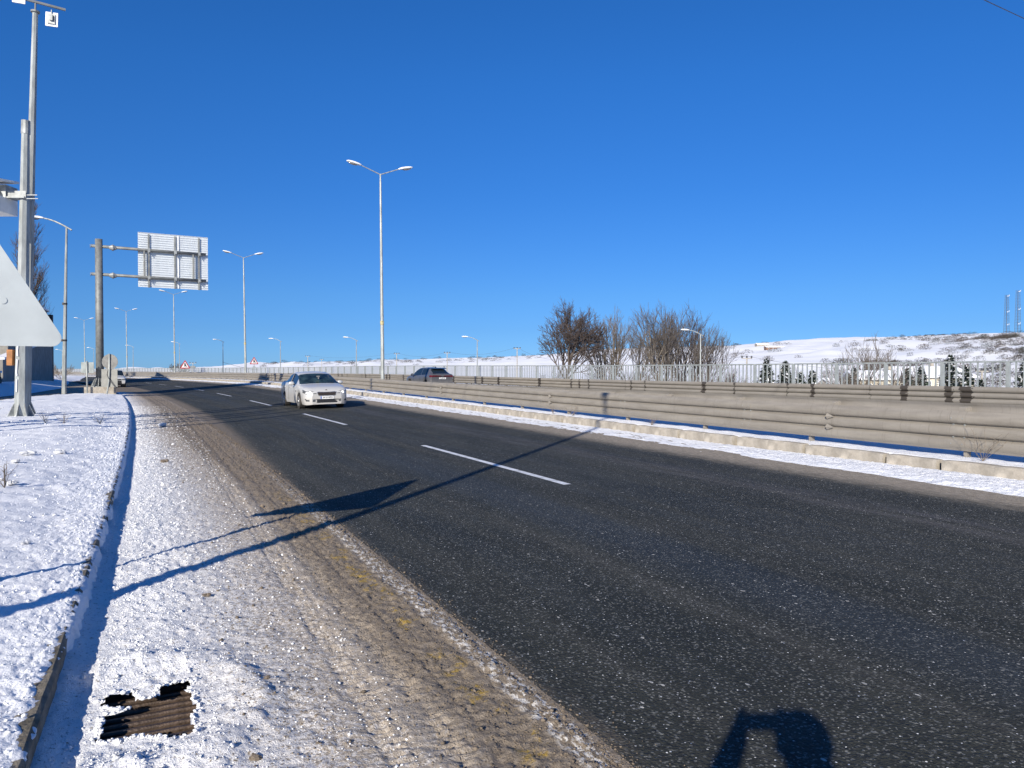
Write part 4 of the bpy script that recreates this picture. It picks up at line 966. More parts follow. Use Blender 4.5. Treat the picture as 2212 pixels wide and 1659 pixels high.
# ------------------------------------------------------------------ houses beyond the fence
M['cream'] = simple('cream_wall', (.62, .56, .44), .8, 0, .08, 1); M['glass'] = simple('window_glass', (.05, .06, .07), .2, 0, .1)
def house(px, fw, wd, dp, hw, hr, lab, rz, nwin, mw, group='houses beyond the fence', zb=-8.3):
    x, y = place(px, fw); r_ = tag(empty('house', (x, y, zb), rz), lab, 'house', group)
    b_ = MB(); b_.prism([(-dp/2, 0), (dp/2, 0), (dp/2, hw), (0, hw+hr), (-dp/2, hw)], 'x', -wd/2, wd/2); b_.build('wall', mw, r_)
    for s_ in (-1, 1):
        b_ = MB(); e = .5; k_ = hr/(dp/2)
        b_.prism([(0, hw+hr+.03), (s_*(dp/2+e), hw-e*k_+.03), (s_*(dp/2+e), hw-e*k_+.28), (0, hw+hr+.28)][::s_], 'x', -wd/2-e, wd/2+e); b_.build('roof', M['snow'], r_)
    for st in range(2):
        for k in range(nwin):
            xx = -wd/2+(k+.5)*wd/nwin; z_ = hw-1.9-st*2.8
            f_ = MB(); f_.box(xx-.6, xx+.6, -dp/2-.06, -dp/2+.02, z_-.05, z_+1.25); fo = f_.build('window', M['white_lamp'], r_)
            g_ = MB(); g_.box(xx-.5, xx+.5, -dp/2-.075, -dp/2-.061, z_+.05, z_+1.15); g_.build('pane', M['glass'], fo)
    b_ = MB(); b_.box(wd*.2, wd*.2+.6, .8, 1.4, hw+hr*.5, hw+hr+.9); b_.build('chimney', M['concrete'], r_)
    return r_
house(1898, 116, 8.5, 8, 8.7, 1.1, 'cream house with snowy roof, left one beyond the fence', -YAW-R(8), 3, M['cream'])
house(1990, 128, 13, 9, 9.0, 1.5, 'long cream house with broad snowy roof behind the firs', -YAW+R(12), 5, M['cream'])
house(1815, 215, 10, 7, 5, 1.5, 'far low house between the bushes', -YAW+R(8), 3, M['concrete'], zb=-7)
farm = simple('farm_orange', (.22, .13, .09), .8)
x, y = place(1670, 420); 
house(1672, 820, 20, 8, 3.0, 1.4, 'orange roofed farm building at the foot of the hill', -YAW, 4, farm, 'farm buildings at the hill', zb=terr1(*place(1672, 820))-.5)
house(1645, 900, 14, 9, 4.0, 1.6, 'small grey farm building left of the orange one', -YAW, 3, M['concrete'], 'farm buildings at the hill', zb=terr1(*place(1645, 900))-.5)

# ------------------------------------------------------------------ utility poles with three insulators, and their lines
M['pole_conc'] = simple('concrete_pole', (.36, .33, .28), .8, 0, .15, 2)
def upole(px, fw, topy, lab, armw=2.1, low=False):
    x, y = place(px, fw); zt = EYE+(803-topy)/1600*fw; zb = min(terr1(x, y), zt-7)
    r_ = tag(empty('utility_pole', (x, y, zb), -YAW+R(12)), lab, 'utility pole', 'utility poles with three insulators'); H = zt-zb
    b_ = MB(); b_.cyl((0, 0, 0), (0, 0, H-.25), .22, .13, 6); b_.build('pole', M['pole_conc'], r_)
    b_ = MB(); b_.box(-armw/2, armw/2, -.07, .07, H-.55, H-.38); b_.build('crossarm', M['pole_conc'], r_)
    for k in (-1, 0, 1):
        b_ = MB(); b_.cyl((k*armw*.46, 0, H-.38), (k*armw*.46, 0, H), .15, .17, 8); b_.build('insulator', M['wire'], r_)
    if low:
        b_ = MB(); b_.box(-.9, .9, -.5, .3, H-2.6, H-1.6); b_.build('transformer', M['galv_dark'], r_)
    return x, y, zt
up = [upole(1613, 145, 769, 'utility pole right of the tree group', 2.2), upole(1117, 230, 750, 'utility pole left of the round dark tree'), upole(966, 265, 760, 'utility pole above the grey car'), upole(857, 300, 762, 'utility pole right beside the tall median lamp'), upole(665, 360, 768, 'utility pole above the white car'), upole(2121, 128, 796, 'utility pole at the right among the firs', 2.6), upole(417, 300, 782, 'utility pole with transformer behind the red triangle', 2.4, True), upole(695, 420, 775, 'far utility pole right of the white car pole'), upole(1240, 190, 775, 'utility pole hidden in the round tree')]
for a, b2, lab in ((0, 8, 'thin power line from the tree group pole towards the round tree'), (8, 1, 'thin power line leaving the round tree to the left'), (1, 2, 'thin power line between the two poles above the grey car'), (2, 3, 'thin power line from above the grey car to the tall lamp'), (3, 4, 'thin power line above the white car'), (0, 5, 'thin power line crossing the hillside at the right')):
    wire('power_line', up[a], up[b2], 1.6, .022, lab)
# telephone cable from the far lamp down to the fence
x, y = place(482, 160); x2, y2 = place(560, 150)
wire('lamp_cable', (x, y, 3.6), (x2, y2, 1.9), .2, .03, 'thin cable slanting down from a far lamp towards the fence')
# overhead cable clipping the upper right corner, and its two companions whose shadows cross the road
def ray_at(px, py, fwd):
    x, y = place(px, fwd); return Vector((x, y, EYE+((829.5-py)/1600*math.cos(PITCH)-math.sin(PITCH))/(math.cos(PITCH)+(829.5-py)/1600*math.sin(PITCH))*fwd))
A_ = ray_at(2118, 0, 21); B_ = ray_at(2212, 44, 24); d_ = (B_-A_)
wire('overhead_cable', A_-d_*4.0, B_+d_*9, .0, .012, 'single dark cable cutting the upper right corner of the sky')
for k, (xx, yy, zz, lab) in enumerate([(-8.5, 9.5, 9.4, 'first'), (-8.5, 11.2, 9.2, 'second'), (-8.5, 12.4, 9.9, 'third')]):
    # run parallel to their own shadows' bearing, high above the verge and outside the picture
    wire('overhead_cable', (xx, yy, zz), (xx+.70*9, yy+.40*9+k*.5, zz+.9), .1, .016, ['nearest', 'middle', 'farthest'][k]+' of three cables above the verge, outside the picture')

# ------------------------------------------------------------------ lattice towers on the ridge
def lattice(px, fw, topy, basey, w0, lab):
    x, y = place(px, fw); zt = EYE+(803-topy)/1600*fw; zb = EYE+(803-basey)/1600*fw; H = zt-zb
    r_ = tag(empty('lattice_tower', (x, y, zb), -YAW+.3), lab, 'tower', 'lattice masts on the ridge')
    n = 14
    for sx in (-1, 1):
        for sy in (-1, 1):
            b_ = MB(); b_.cyl((sx*w0/2, sy*w0/2, -4), (sx*w0*.3, sy*w0*.3, H), .26, .20, 4); b_.build('leg', M['wire'], r_)
    b_ = MB()
    for k in range(n):
        a = w0/2*(1-.4*k/n); c = w0/2*(1-.4*(k+1)/n); z1 = H*k/n; z2 = H*(k+1)/n
        for q in range(4):
            M4 = Matrix.Rotation(q*math.pi/2, 4, 'Z'); b_.cyl(M4 @ Vector((-a, -a, z1)), M4 @ Vector((c, -c, z2)), .10, .10, 3); b_.cyl(M4 @ Vector((-a, -a, z1)), M4 @ Vector((a, -a, z1)), .09, .09, 3)
    b_.build('bracing', M['wire'], r_)
    for zz in (.98, .55, .2):
        b_ = MB(); b_.cyl((-w0*.4, -w0*.6, H*zz-1.2), (-w0*.4, -w0*.6-.5, H*zz-1.2), .7, .7, 10).box(w0*.3, w0*.3+.4, -w0*.5, -w0*.5+.4, H*zz-1, H*zz+1); b_.build('dish', M['white_lamp'], r_)
lattice(2173, 1060, 637, 716, 5.0, 'left one of two red-white lattice masts on the right-hand ridge')
lattice(2197, 1050, 627, 716, 5.4, 'right one of the two lattice masts on the ridge, slightly taller')
# ------------------------------------------------------------------ scrub on the hills
def scrub_mesh(seed, n=260, r_=1.0):
    rd = random.Random(seed); V = []; Q = []
    for i in range(n):
        a = rd.random()*6.283; t_ = rd.random()**.5; z = rd.random(); rr = math.sqrt(max(.02, 1-(z-.35)**2/.5))*t_
        c = Vector((math.cos(a)*rr, math.sin(a)*rr, z*1.05)); d = Vector((rd.gauss(0, 1), rd.gauss(0, 1), rd.gauss(0, 1))).normalized(); e = d.cross(Vector((rd.random(), .3, 1))).normalized(); w_ = rd.uniform(.05, .16)
        k = len(V); V += [tuple(c-d*w_), tuple(c+e*w_*.5), tuple(c+d*w_)]; Q.append((k, k+1, k+2))
    return npmesh('foliage', V, Q)
scm = []
for k in range(5):
    me = scrub_mesh(k); me.materials.append(simple('scrub_%d' % k, [(.10, .075, .055), (.07, .065, .045), (.13, .10, .075), (.05, .06, .04), (.09, .07, .06)][k], .9, 0, .3, 1)); scm.append(me)
random.seed(12); cnt = 0
while cnt < 285:
    px = random.choice([random.uniform(560, 1600), random.uniform(1580, 2260), random.uniform(1850, 2260), random.uniform(1990, 2260)])
    r0 = float(np.interp(math.atan((px-1106)/1600), [-.5, 0, .62], [2600, 1900, 1050])); fr = random.uniform(.30, .99)
    if px < 1560: fr = random.uniform(.5, 1.0)
    if px > 1990 and random.random() < .5: fr = random.uniform(.55, .95)
    fw = r0*fr*math.cos(math.atan((px-1106)/1600)); x, y = place(px, fw); z = terr1(x, y)
    o = link('hillside_shrub', scm[cnt % 5], None); s_ = random.uniform(2.0, 5.5)*(1.25 if px < 1500 else 1)*(.6+.4*fr)*1.15
    o.location = (x, y, z-.3); o.scale = (s_*random.uniform(.8, 1.8), s_, s_*random.uniform(.6, .95)); o.rotation_euler = (0, 0, random.random()*6)
    tag(o, 'small dark shrub on the snowy hillside beyond the fence', 'shrub', 'scattered shrubs on the snowy hills'); cnt += 1
# dark scrubby wood along the hill foot and the distant ridge strip
def wood(name, pts, lab, seed):
    rd = random.Random(seed); V = []; Q = []; n = 0
    for (px, fw, s_) in pts:
        x, y = place(px, fw); z = terr1(x, y); me = scm[rd.randrange(5)]
        co = np.empty(len(me.vertices)*3, np.float32); me.vertices.foreach_get('co', co); co = co.reshape(-1, 3)*np.array([s_*1.4, s_, s_*.7])+np.array([x, y, z-.3])
        V.append(co); Q.append(np.arange(len(co)).reshape(-1, 3)+n); n += len(co)
    tag(link(name, npmesh(name, np.concatenate(V), np.concatenate(Q)), simple(name+'_mat', (.085, .07, .055), .9, 0, .4, .05)), lab, None, None, 'stuff')
random.seed(33)
wood('hill_foot_scrub', [(random.uniform(1780, 2260), random.uniform(250, 420), random.uniform(2, 4)) for _ in range(150)]+[(random.gauss(2150, 40), random.gauss(620, 60), random.uniform(2, 5)) for _ in range(60)], 'brown scrub along the foot of the hill', 1)
wood('ridge_scrub', [(random.uniform(1870, 2120), random.uniform(985, 1060), random.uniform(1.5, 3)) for _ in range(110)], 'dark scrub along the ridge line', 2)
wood('distant_scrub', [(random.uniform(560, 1600), random.uniform(900, 2150), random.uniform(2.5, 6)) for _ in range(420)], 'scattered far scrub on the left plain', 3)
# dry weeds by the rails and on the verge
def weed(u, y, z, h, seed, lab):
    z += zr1(u, y) if u > 2 else 0
    rd = random.Random(seed); b_ = MB()
    for k in range(9):
        ph = rd.random()*6.283; a = rd.uniform(.1, .9); p = Vector((0, 0, 0)); pts = [p.copy()]
        for i in range(3):
            a2 = a+rd.gauss(0, .25); p = p+Vector((math.cos(ph)*math.sin(a2), math.sin(ph)*math.sin(a2), math.cos(a2)))*h*rd.uniform(.2, .42); pts.append(p.copy())
            if rd.random() < .7: q = p+Vector((rd.gauss(0, .15), rd.gauss(0, .15), .12))*h; b_.tube([p, q], .0022, 3)
        b_.tube(pts, [.004, .003, .003, .002], 4)
    o = b_.build('dry_weed', M['twig_pale'], None, fix=False); o.location = pt(u, y, z); tag(o, lab, 'weed', 'dry weeds poking through the snow')
weed(11.15, 7.0, .19, .55, 1, 'tall dry weed in front of the guard rail at the right edge'); weed(11.15, 18.9, .19, .4, 2, 'dry weed in front of the guard rail near the mast shadow'); weed(11.0, 19.8, .19, .25, 3, 'small dry weed at the median kerb, left one'); weed(11.05, 15.0, .19, .2, 4, 'small dry weed between two guard rail posts')
for k, (x_, y_) in enumerate([(-2.6, 21.5), (-2.2, 21.3), (-1.4, 21), (-4.4, 24), (-1.6, 9.9)]):
    weed(x_-float(off(y_)), y_, .25, .28, 10+k, ['left dry weed of the pair in the middle of the verge', 'right dry weed of the pair in the middle of the verge', 'single dry weed near the verge edge', 'dry weed near the foot of the poles', 'short weed sticking out of the near verge'][k])
random.seed(8)
def dry_grass(name, pick, n, h, lab):
    V = []; Q = []
    for i in range(n):
        x_, y_, z_ = pick(); a = random.random()*6.28; l_ = random.uniform(.5, 1)*h; w_ = .012; dx, dy = math.cos(a), math.sin(a); k = len(V); bx_, by_ = random.gauss(0, .3)*l_, random.gauss(0, .3)*l_
        V += [(x_-dx*w_, y_-dy*w_, z_), (x_+dx*w_, y_+dy*w_, z_), (x_+bx_, y_+by_, z_+l_)]; Q.append((k, k+1, k+2))
    tag(link(name, npmesh(name, V, Q), M['twig_pale']), lab, None, None, 'stuff')
def pg():
    y_ = random.uniform(18, 30); return (-4.6-random.random()**1.2*3, y_, .2)
dry_grass('dry_grass', pg, 1500, .22, 'dry grass sticking out of the snow round the poles')
def pg2():
    y_ = random.uniform(30, 50); return (float(vleft(y_))+random.uniform(-.1, .5), y_, .05)
dry_grass('edge_grass', pg2, 2600, .30, 'dry reddish grass along the back edge of the verge')

# ------------------------------------------------------------------ cars
def carpaint(name, c, rough=.28, metal=.0, dirt=(.35, .31, .27), da=.5):
    m, t, b = nodemat(name); N = NB(t); o = N.obj(); z = N.sep(o)[2]
    d = N.math('MULTIPLY', N.math('SUBTRACT', 1, N.ss(.25, .85, N.math('ADD', z, N.math('MULTIPLY', N.math('SUBTRACT', N.noise(o, 4, 5), .5), .5)))), da)
    t.links.new(N.mix(d, c, dirt), b.inputs['Base Color']); t.links.new(N.math('ADD', rough, N.math('MULTIPLY', d, .5)), b.inputs['Roughness'])
    b.inputs['Metallic'].default_value = metal; b.inputs['Coat Weight'].default_value = .5; b.inputs['Coat Roughness'].default_value = .12
    return m
M['carwhite'] = carpaint('white_car_paint', (.50, .50, .49), .3, .1, (.42, .38, .33), .45)
M['cargrey'] = carpaint('grey_car_paint', (.11, .112, .12), .32, .25, (.32, .29, .26), .6)
M['pickupwhite'] = carpaint('van_paint', (.50, .51, .52), .35, 0)
M['carglass'] = simple('car_glass', (.012, .02, .028), .06, 0, .1, spec=.9)
M['carglass_green'] = simple('windscreen_glass', (.022, .040, .042), .08, 0, .5, 2.5, spec=.7)
M['chrome'] = simple('chrome', (.6, .6, .6), .2, .9, .05)
M['rim'] = simple('alloy_rim', (.42, .41, .39), .4, .6, .1, 5)
M['tail'] = simple('tail_lamp', (.10, .006, .010), .25); M['plate'] = simple('plate_white', (.75, .75, .74), .5, 0, .03); M['plateblue'] = simple('plate_blue', (.02, .09, .42), .5)
def emis(name, c, s_):
    m, t, b = nodemat(name); b.inputs['Base Color'].default_value = (*c, 1); b.inputs['Emission Color'].default_value = (*c, 1); b.inputs['Emission Strength'].default_value = s_; return m
M['headlit'] = emis('lit_headlamp', (1, .98, .94), 2.2)
M['lampglass'] = simple('clear_lamp', (.14, .145, .15), .15, .2, .3, 14, spec=.8)
def text_mesh(txt, size, mat, parent, Mx, depth=.002, sx=1):
    cu = bpy.data.curves.new('lettering', 'FONT'); cu.body = txt; cu.size = size; cu.align_x = 'CENTER'; cu.align_y = 'CENTER'; cu.extrude = depth; cu.offset = size*.012
    o = bpy.data.objects.new('tmp', cu); col.objects.link(o); dg = bpy.context.evaluated_depsgraph_get(); me = bpy.data.meshes.new_from_object(o.evaluated_get(dg)); bpy.data.objects.remove(o)
    me.transform(Matrix.Diagonal((sx, 1, 1, 1))); me.transform(Mx); me.materials.clear(); return link('lettering', me, mat, parent)
def interp(tab, x, k):
    xs = [t_[0] for t_ in tab]; vs = [t_[k] for t_ in tab]; return float(np.interp(x, xs, vs))
def smoothtab(tab, x, k):   # lightly rounded interpolation
    return (interp(tab, x-.05, k)+2*interp(tab, x, k)+interp(tab, x+.05, k))/4
r_surf = {}
def make_car(name, tab, L, W, paint, glass, wheels, wr, ws, rs, sidewin, arch=.36):
    """tab rows: x, half width, bottom z, shoulder z, roof z, roof half width.  front = +x"""
    r_ = empty(name)
    xs = sorted(set([round(v, 3) for v in np.linspace(-L/2, L/2, 76)]+[w_+math.cos(a)*arch for w_ in wheels for a in np.linspace(0, math.pi, 13)]))
    secs = []
    for x in xs:
        hw = smoothtab(tab, x, 1); bz = interp(tab, x, 2); sz = smoothtab(tab, x, 3); rz = smoothtab(tab, x, 4); rw = smoothtab(tab, x, 5)
        for w_ in wheels:
            d = abs(x-w_)
            if d < arch: bz = max(bz, wr*.98+math.sqrt(arch**2-d*d)-.0)
        bz = min(bz, sz-.06); gh = rz-sz
        c = [(hw*.955, bz), (hw*.99, bz+(sz-bz)*.18), (hw, bz+(sz-bz)*.5), (hw*.985, sz-.10 if sz-.10 > bz+(sz-bz)*.55 else bz+(sz-bz)*.75), (hw*.93, sz)]
        if gh > .06: c += [(hw*.93-(hw*.93-rw)*.12, sz+gh*.08), (rw+.02, rz-.06 if gh > .12 else sz+gh*.6), (rw*.90, rz-.012), (rw*.5, rz+.012), (0, rz+.02)]
        else: c += [(hw*.91, sz+.006), (hw*.84, sz+max(gh, .012)), (hw*.7, sz+max(gh, .012)+.008), (hw*.4, sz+max(gh, .012)+.018), (0, sz+max(gh, .012)+.022)]
        secs.append(c)
    n = len(secs[0]); V = []
    for x, c in zip(xs, secs):
        V += [(x, y_, z_) for y_, z_ in c]+[(x, -y_, z_) for y_, z_ in c[:-1]]
    m_ = 2*n-1
    def vid(i, j, s_): return i*m_+j if s_ > 0 or j == n-1 else i*m_+n+j
    groups = {'body': [], 'windscreen': [], 'rear_window': [], 'side_window': []}
    for i in range(len(xs)-1):
        xm = (xs[i]+xs[i+1])/2
        for j in range(n-1):
            for s_ in (1, -1):
                q = (vid(i, j, s_), vid(i+1, j, s_), vid(i+1, j+1, s_), vid(i, j+1, s_))
                if s_ < 0: q = q[::-1]
                g_ = 'body'
                if ws[0] < xm < ws[1] and j >= 6: g_ = 'windscreen'
                elif rs[0] < xm < rs[1] and j >= 6: g_ = 'rear_window'
                elif j == 5:
                    for kw, (a, b2) in enumerate(sidewin):
                        if a < xm < b2: g_ = 'side_window%d%d' % (kw, s_ > 0)
                groups.setdefault(g_, []).append(q)
    for e, rev in ((0, False), (len(xs)-1, True)):
        f_ = [vid(e, j, 1) for j in range(n)]+[vid(e, j, -1) for j in range(n-2, -1, -1)]
        groups['body'].append(tuple(f_ if rev else f_[::-1]))
    for g_, fs in groups.items():
        if not fs: continue
        used = sorted({i for f_ in fs for i in f_}); mp = {v: k for k, v in enumerate(used)}
        b_ = MB(); b_.add([V[i] for i in used], [tuple(mp[i] for i in f_) for f_ in fs])
        g_ = g_.rstrip('01'); me = b_.mesh(g_, False); o = link(g_, me, paint if g_ == 'body' else (glass if g_ == 'windscreen' else M['carglass']), r_, True)
        if g_ == 'body':
            try: me.set_sharp_from_angle(angle=R(38))
            except Exception: pass
    def surf(y_, z_, sgn):
        for x_, c_ in (list(zip(xs, secs))[::-1] if sgn > 0 else zip(xs, secs)):
            if z_ > c_[-1][1] or z_ < c_[0][1]: continue
            ys_ = [p_[0] for p_ in c_]; zs_ = [p_[1] for p_ in c_]
            if np.interp(z_, zs_, ys_) >= abs(y_): return x_
        return sgn*L/2*.9
    r_surf[name] = surf
    # dark floor
    b_ = MB(); b_.box(-L/2+.12, L/2-.12, -W/2+.14, W/2-.14, .20, .62); b_.build('underbody', M['black'], r_)
    for w_ in wheels:
        for s_ in (1, -1):
            wh = empty('wheel', (w_, s_*(W/2-.12), wr)); wh.parent = r_
            b_ = MB(); b_.cyl((0, -.105, 0), (0, .105, 0), wr, wr, 28).cyl((0, s_*.105, 0), (0, s_*.115, 0), wr*.97, wr*.85, 28); b_.build('tyre', M['tyre'], wh, False)
            b_ = MB(); b_.cyl((0, s_*.10, 0), (0, s_*.119, 0), wr*.66, wr*.64, 24)
            b_.build('rim', M['rim'], wh)
            b_ = MB()
            for k in range(5):
                a = k*2*math.pi/5+.3; M4 = Matrix.Rotation(a, 4, 'Y'); b_.box(wr*.18, wr*.60, s_*.119-.004, s_*.119+.008, -wr*.09, wr*.09, 0, M4)
            b_.cyl((0, s_*.118, 0), (0, s_*.132, 0), wr*.14, wr*.12, 10); b_.build('spokes', M['chrome'], wh)
    return r_
def front_patch(pts, xf, thick, mat, name, parent, sgn=1):
    """outline in (y,z), subdivided and laid over the real nose or tail surface, proud by thick"""
    bm = bmesh.new(); f_ = bm.faces.new([bm.verts.new((0, y_, z_)) for y_, z_ in pts])
    bmesh.ops.triangulate(bm, faces=[f_]); bmesh.ops.subdivide_edges(bm, edges=bm.edges[:], cuts=3, use_grid_fill=True)
    for v_ in bm.verts:
        m_ = max(xf(v_.co.y+a, v_.co.z+b)*sgn for a in (-.015, 0, .015) for b in (-.012, 0, .012)); v_.co.x = sgn*(m_+thick)
    ex = bmesh.ops.extrude_face_region(bm, geom=bm.faces[:])
    for e in ex['geom']:
        if isinstance(e, bmesh.types.BMVert): e.co.x -= sgn*.07
    bmesh.ops.recalc_face_normals(bm, faces=bm.faces); me = bpy.data.meshes.new(name); bm.to_mesh(me); bm.free()
    return link(name, me, mat, parent)
# --- white saloon coming towards us
L, W = 4.6, 1.81; hw = W/2
tab = [(-2.30, hw*.80, .42, .98, .99, .60), (-2.2, hw*.92, .34, 1.03, 1.04, .60), (-1.95, hw*.98, .24, 1.05, 1.07, .62), (-1.55, hw, .22, 1.03, 1.20, .62), (-1.0, hw, .22, 1.01, 1.40, .62), (-.5, hw, .22, .99, 1.475, .62), (0, hw, .22, .97, 1.47, .63), (.30, hw, .22, .96, 1.42, .64), (.45, hw, .22, .955, 1.37, .66), (.9, hw, .22, .95, 1.17, .73), (1.30, hw*.99, .22, .94, .965, .80), (1.6, hw*.985, .21, .91, .935, .8), (2.0, hw*.965, .19, .82, .86, .78), (2.13, hw*.93, .18, .765, .80, .74), (2.22, hw*.85, .18, .715, .745, .66), (2.28, hw*.72, .19, .66, .69, .55), (2.30, hw*.60, .20, .60, .62, .5)]
wc = make_car('white_car', tab, L, W, M['carwhite'], M['carglass_green'], (1.33, -1.35), .315, (.42, 1.27), (-1.9, -1.12), [(-1.45, -.42), (-.36, .72)])
def xf(y_, z_): return r_surf['white_car'](y_, z_, 1)
for s_ in (1, -1):
    hl = front_patch([(s_*.40, .62), (s_*.80, .60), (s_*.87, .66), (s_*.86, .775), (s_*.47, .715)], xf, .012, M['lampglass'], 'headlight', wc)
    front_patch([(s_*.60, .635), (s_*.69, .63), (s_*.72, .66), (s_*.70, .71), (s_*.63, .715), (s_*.59, .675)], xf, .018, M['headlit'], 'bulb', hl)
    front_patch([(s_*.47, .305), (s_*.78, .325), (s_*.80, .39), (s_*.46, .395)], xf, .016, M['lampglass'], 'fog_light', wc)
    mr = MB(); mr.ball((.62, s_*1.00, 1.02), .075, .125, .085, 12, 8); mo = mr.build('mirror', M['carwhite'], wc, True)
    mr = MB(); mr.cyl((.66, s_*.86, .97), (.64, s_*.97, .99), .025, .025, 6); mr.build('mirror_arm', M['black'], mo)
    for xx in (-.25, -1.15):
        b_ = MB(); b_.box(xx, xx+.20, s_*(hw+.003)-.015, s_*(hw+.003)+.015, .84, .87); b_.build('door_handle', M['carwhite'], wc)
    for xx in (.62, -.40, -1.28):
        b_ = MB(); b_.box(xx-.004, xx+.004, s_*(hw+.0015)-.002, s_*(hw+.0015)+.002, .30, .93); b_.build('door_seam', M['black'], wc)
    for a, z_ in ((.85, .72),):
        b_ = MB(); b_.box(a, a+.14, s_*(hw*.995+.003)-.01, s_*(hw*.995+.003)+.01, .70, .73); b_.build('side_badge', M['black'], wc)
g_ = front_patch([(-.33, .535), (-.28, .52), (.28, .52), (.33, .535), (.41, .70), (.36, .715), (.10, .715), (0, .69), (-.10, .715), (-.36, .715), (-.41, .70)], xf, .008, M['chrome'], 'grille', wc)
front_patch([(-.31, .55), (.31, .55), (.385, .695), (.09, .695), (0, .67), (-.09, .695), (-.385, .695)], xf, .012, M['black'], 'mesh', g_)
for k in range(-8, 9):
    y_ = k*.042; b_ = MB(); b_.box(xf(y_, .6)-.02, xf(y_, .6)+.022, y_-.005, y_+.005, .555, .685-abs(y_)*.0); b_.build('slat', M['iron'], g_)
front_patch([(-.76, .265), (.76, .265), (.84, .42), (.74, .415), (.5, .40), (-.5, .40), (-.74, .415), (-.84, .42)], xf, .010, M['black'], 'lower_intake', wc)
front_patch([(-.30, .40), (.30, .40), (.30, .52), (-.30, .52)], xf, .006, M['carwhite'], 'plate_panel', wc)
pl = MB(); pl.box(2.315, 2.33, -.26, .26, .405, .52); po = pl.build('number_plate', M['plate'], wc)
pl = MB(); pl.box(2.3305, 2.3325, -.26+0, -.215+.0, .407, .518)
# viewed from the front the plate reads from +y (left of picture is -y when the car faces us)
face = Matrix.Translation((2.333, .02, .4625)) @ Matrix.Rotation(R(90), 4, 'Z') @ Matrix.Rotation(R(90), 4, 'X')
pl.build('blue_band', M['plateblue'], po); text_mesh('34 LK 6923', .098, M['signblack'], po, face, .001, .86)
b_ = MB(); b_.cyl((2.215, 0, .735), (2.235, 0, .733), .048, .045, 16); b_.build('badge', M['iron'], wc)
b_ = MB(); b_.box(.93, 1.02, -.06, .06, 1.27, 1.31); b_.ball((.98, .02, 1.22), .03, .03, .05, 8, 6); b_.build('interior_mirror', M['lens'], wc)
for s_ in (-1, 1):
    b_ = MB(); b_.tube([(1.28, s_*.1, .985), (1.20, s_*.55, 1.03)], .009, 5); b_.build('wiper', M['black'], wc)
x, y = float(6.5+off(33.0)), 31.9
wc.location = (x, y, zr1(5.4, 31)); wc.rotation_euler = (math.atan(bank_e(31)), 0, R(-90)+heading(33)+R(1)); tag(wc, 'white saloon car with headlights on driving towards us, plate 34 LK 6923', 'car')
# --- grey coupe-SUV going away
L, W = 4.55, 1.86; hw = W/2
tab = [(-2.275, hw*.86, .40, 1.08, 1.09, .6), (-2.15, hw*.97, .33, 1.12, 1.16, .62), (-1.9, hw, .28, 1.12, 1.33, .57), (-1.55, hw, .26, 1.09, 1.52, .56), (-1.0, hw, .26, 1.05, 1.59, .59), (-.4, hw, .26, 1.02, 1.62, .60), (.15, hw, .26, 1.0, 1.585, .62), (.5, hw, .26, .99, 1.47, .66), (1.3, hw, .26, .97, 1.03, .8), (1.7, hw*.98, .25, .96, 1.0, .8), (2.1, hw*.92, .25, .86, .9, .75), (2.275, hw*.75, .25, .68, .7, .6)]
gc = make_car('grey_car', tab, L, W, M['cargrey'], M['carglass'], (1.38, -1.35), .36, (.28, 1.25), (-2.16, -1.56), [(-1.35, -.5), (-.45, .75)], .41)
def xb(y_, z_): return r_surf['grey_car'](y_, z_, -1)
for s_ in (1, -1):
    front_patch([(s_*.10, .99), (s_*.55, .97), (s_*.90, .93), (s_*.92, 1.03), (s_*.86, 1.07), (s_*.10, 1.035)], xb, .03, M['tail'], 'tail_light', gc, -1)
    mr = MB(); mr.ball((.62, s_*1.02, 1.10), .08, .13, .09, 10, 7); mo = mr.build('mirror', M['black'], gc, True)
    mr = MB(); mr.box(.54, .552, s_*1.02-.085, s_*1.02+.085, 1.05, 1.15); mr.build('mirror_glass', M['chrome'], mo)
    mr = MB(); mr.cyl((.66, s_*.86, 1.04), (.64, s_*.97, 1.07), .03, .03, 6); mr.build('mirror_arm', M['black'], mo)
    for xx in (-.45, .62):
        b_ = MB(); b_.box(xx-.004, xx+.004, s_*(hw+.0015)-.002, s_*(hw+.0015)+.002, .35, 1.0); b_.build('door_seam', M['black'], gc)
front_patch([(-.6, .94), (.6, .94), (.6, .985), (-.6, .985)], xb, .02, M['black'], 'trim_bar', gc, -1)
front_patch([(-.72, .30), (.72, .30), (.78, .46), (-.78, .46)], xb, .02, M['black'], 'bumper', gc, -1)
b_ = MB(); b_.prism([(-1.82, 1.545), (-1.50, 1.60), (-1.5, 1.575), (-1.82, 1.515)], 'y', -.56, .56); b_.build('spoiler', M['carglass'], gc)
b_ = MB(); b_.prism([(-1.25, 1.60), (-1.05, 1.60), (-1.22, 1.70)], 'y', -.015, .015); b_.build('roof_antenna', M['black'], gc)
pl = MB(); pl.box(-2.325, -2.305, -.26, .26, .795, .91); po = pl.build('number_plate', M['plate'], gc)
text_mesh('35 ADR 583', .098, M['signblack'], po, Matrix.Translation((-2.327, 0, .853)) @ Matrix.Rotation(R(-90), 4, 'Z') @ Matrix.Rotation(R(90), 4, 'X'), .001, .80)
x, y = place(926, 54); gc.location = (x, y, .13+float(far_add(y))); gc.rotation_euler = (0, 0, R(90)+heading(y)+R(2)); tag(gc, 'dark grey coupe-backed car driving away on the opposite carriageway', 'car')
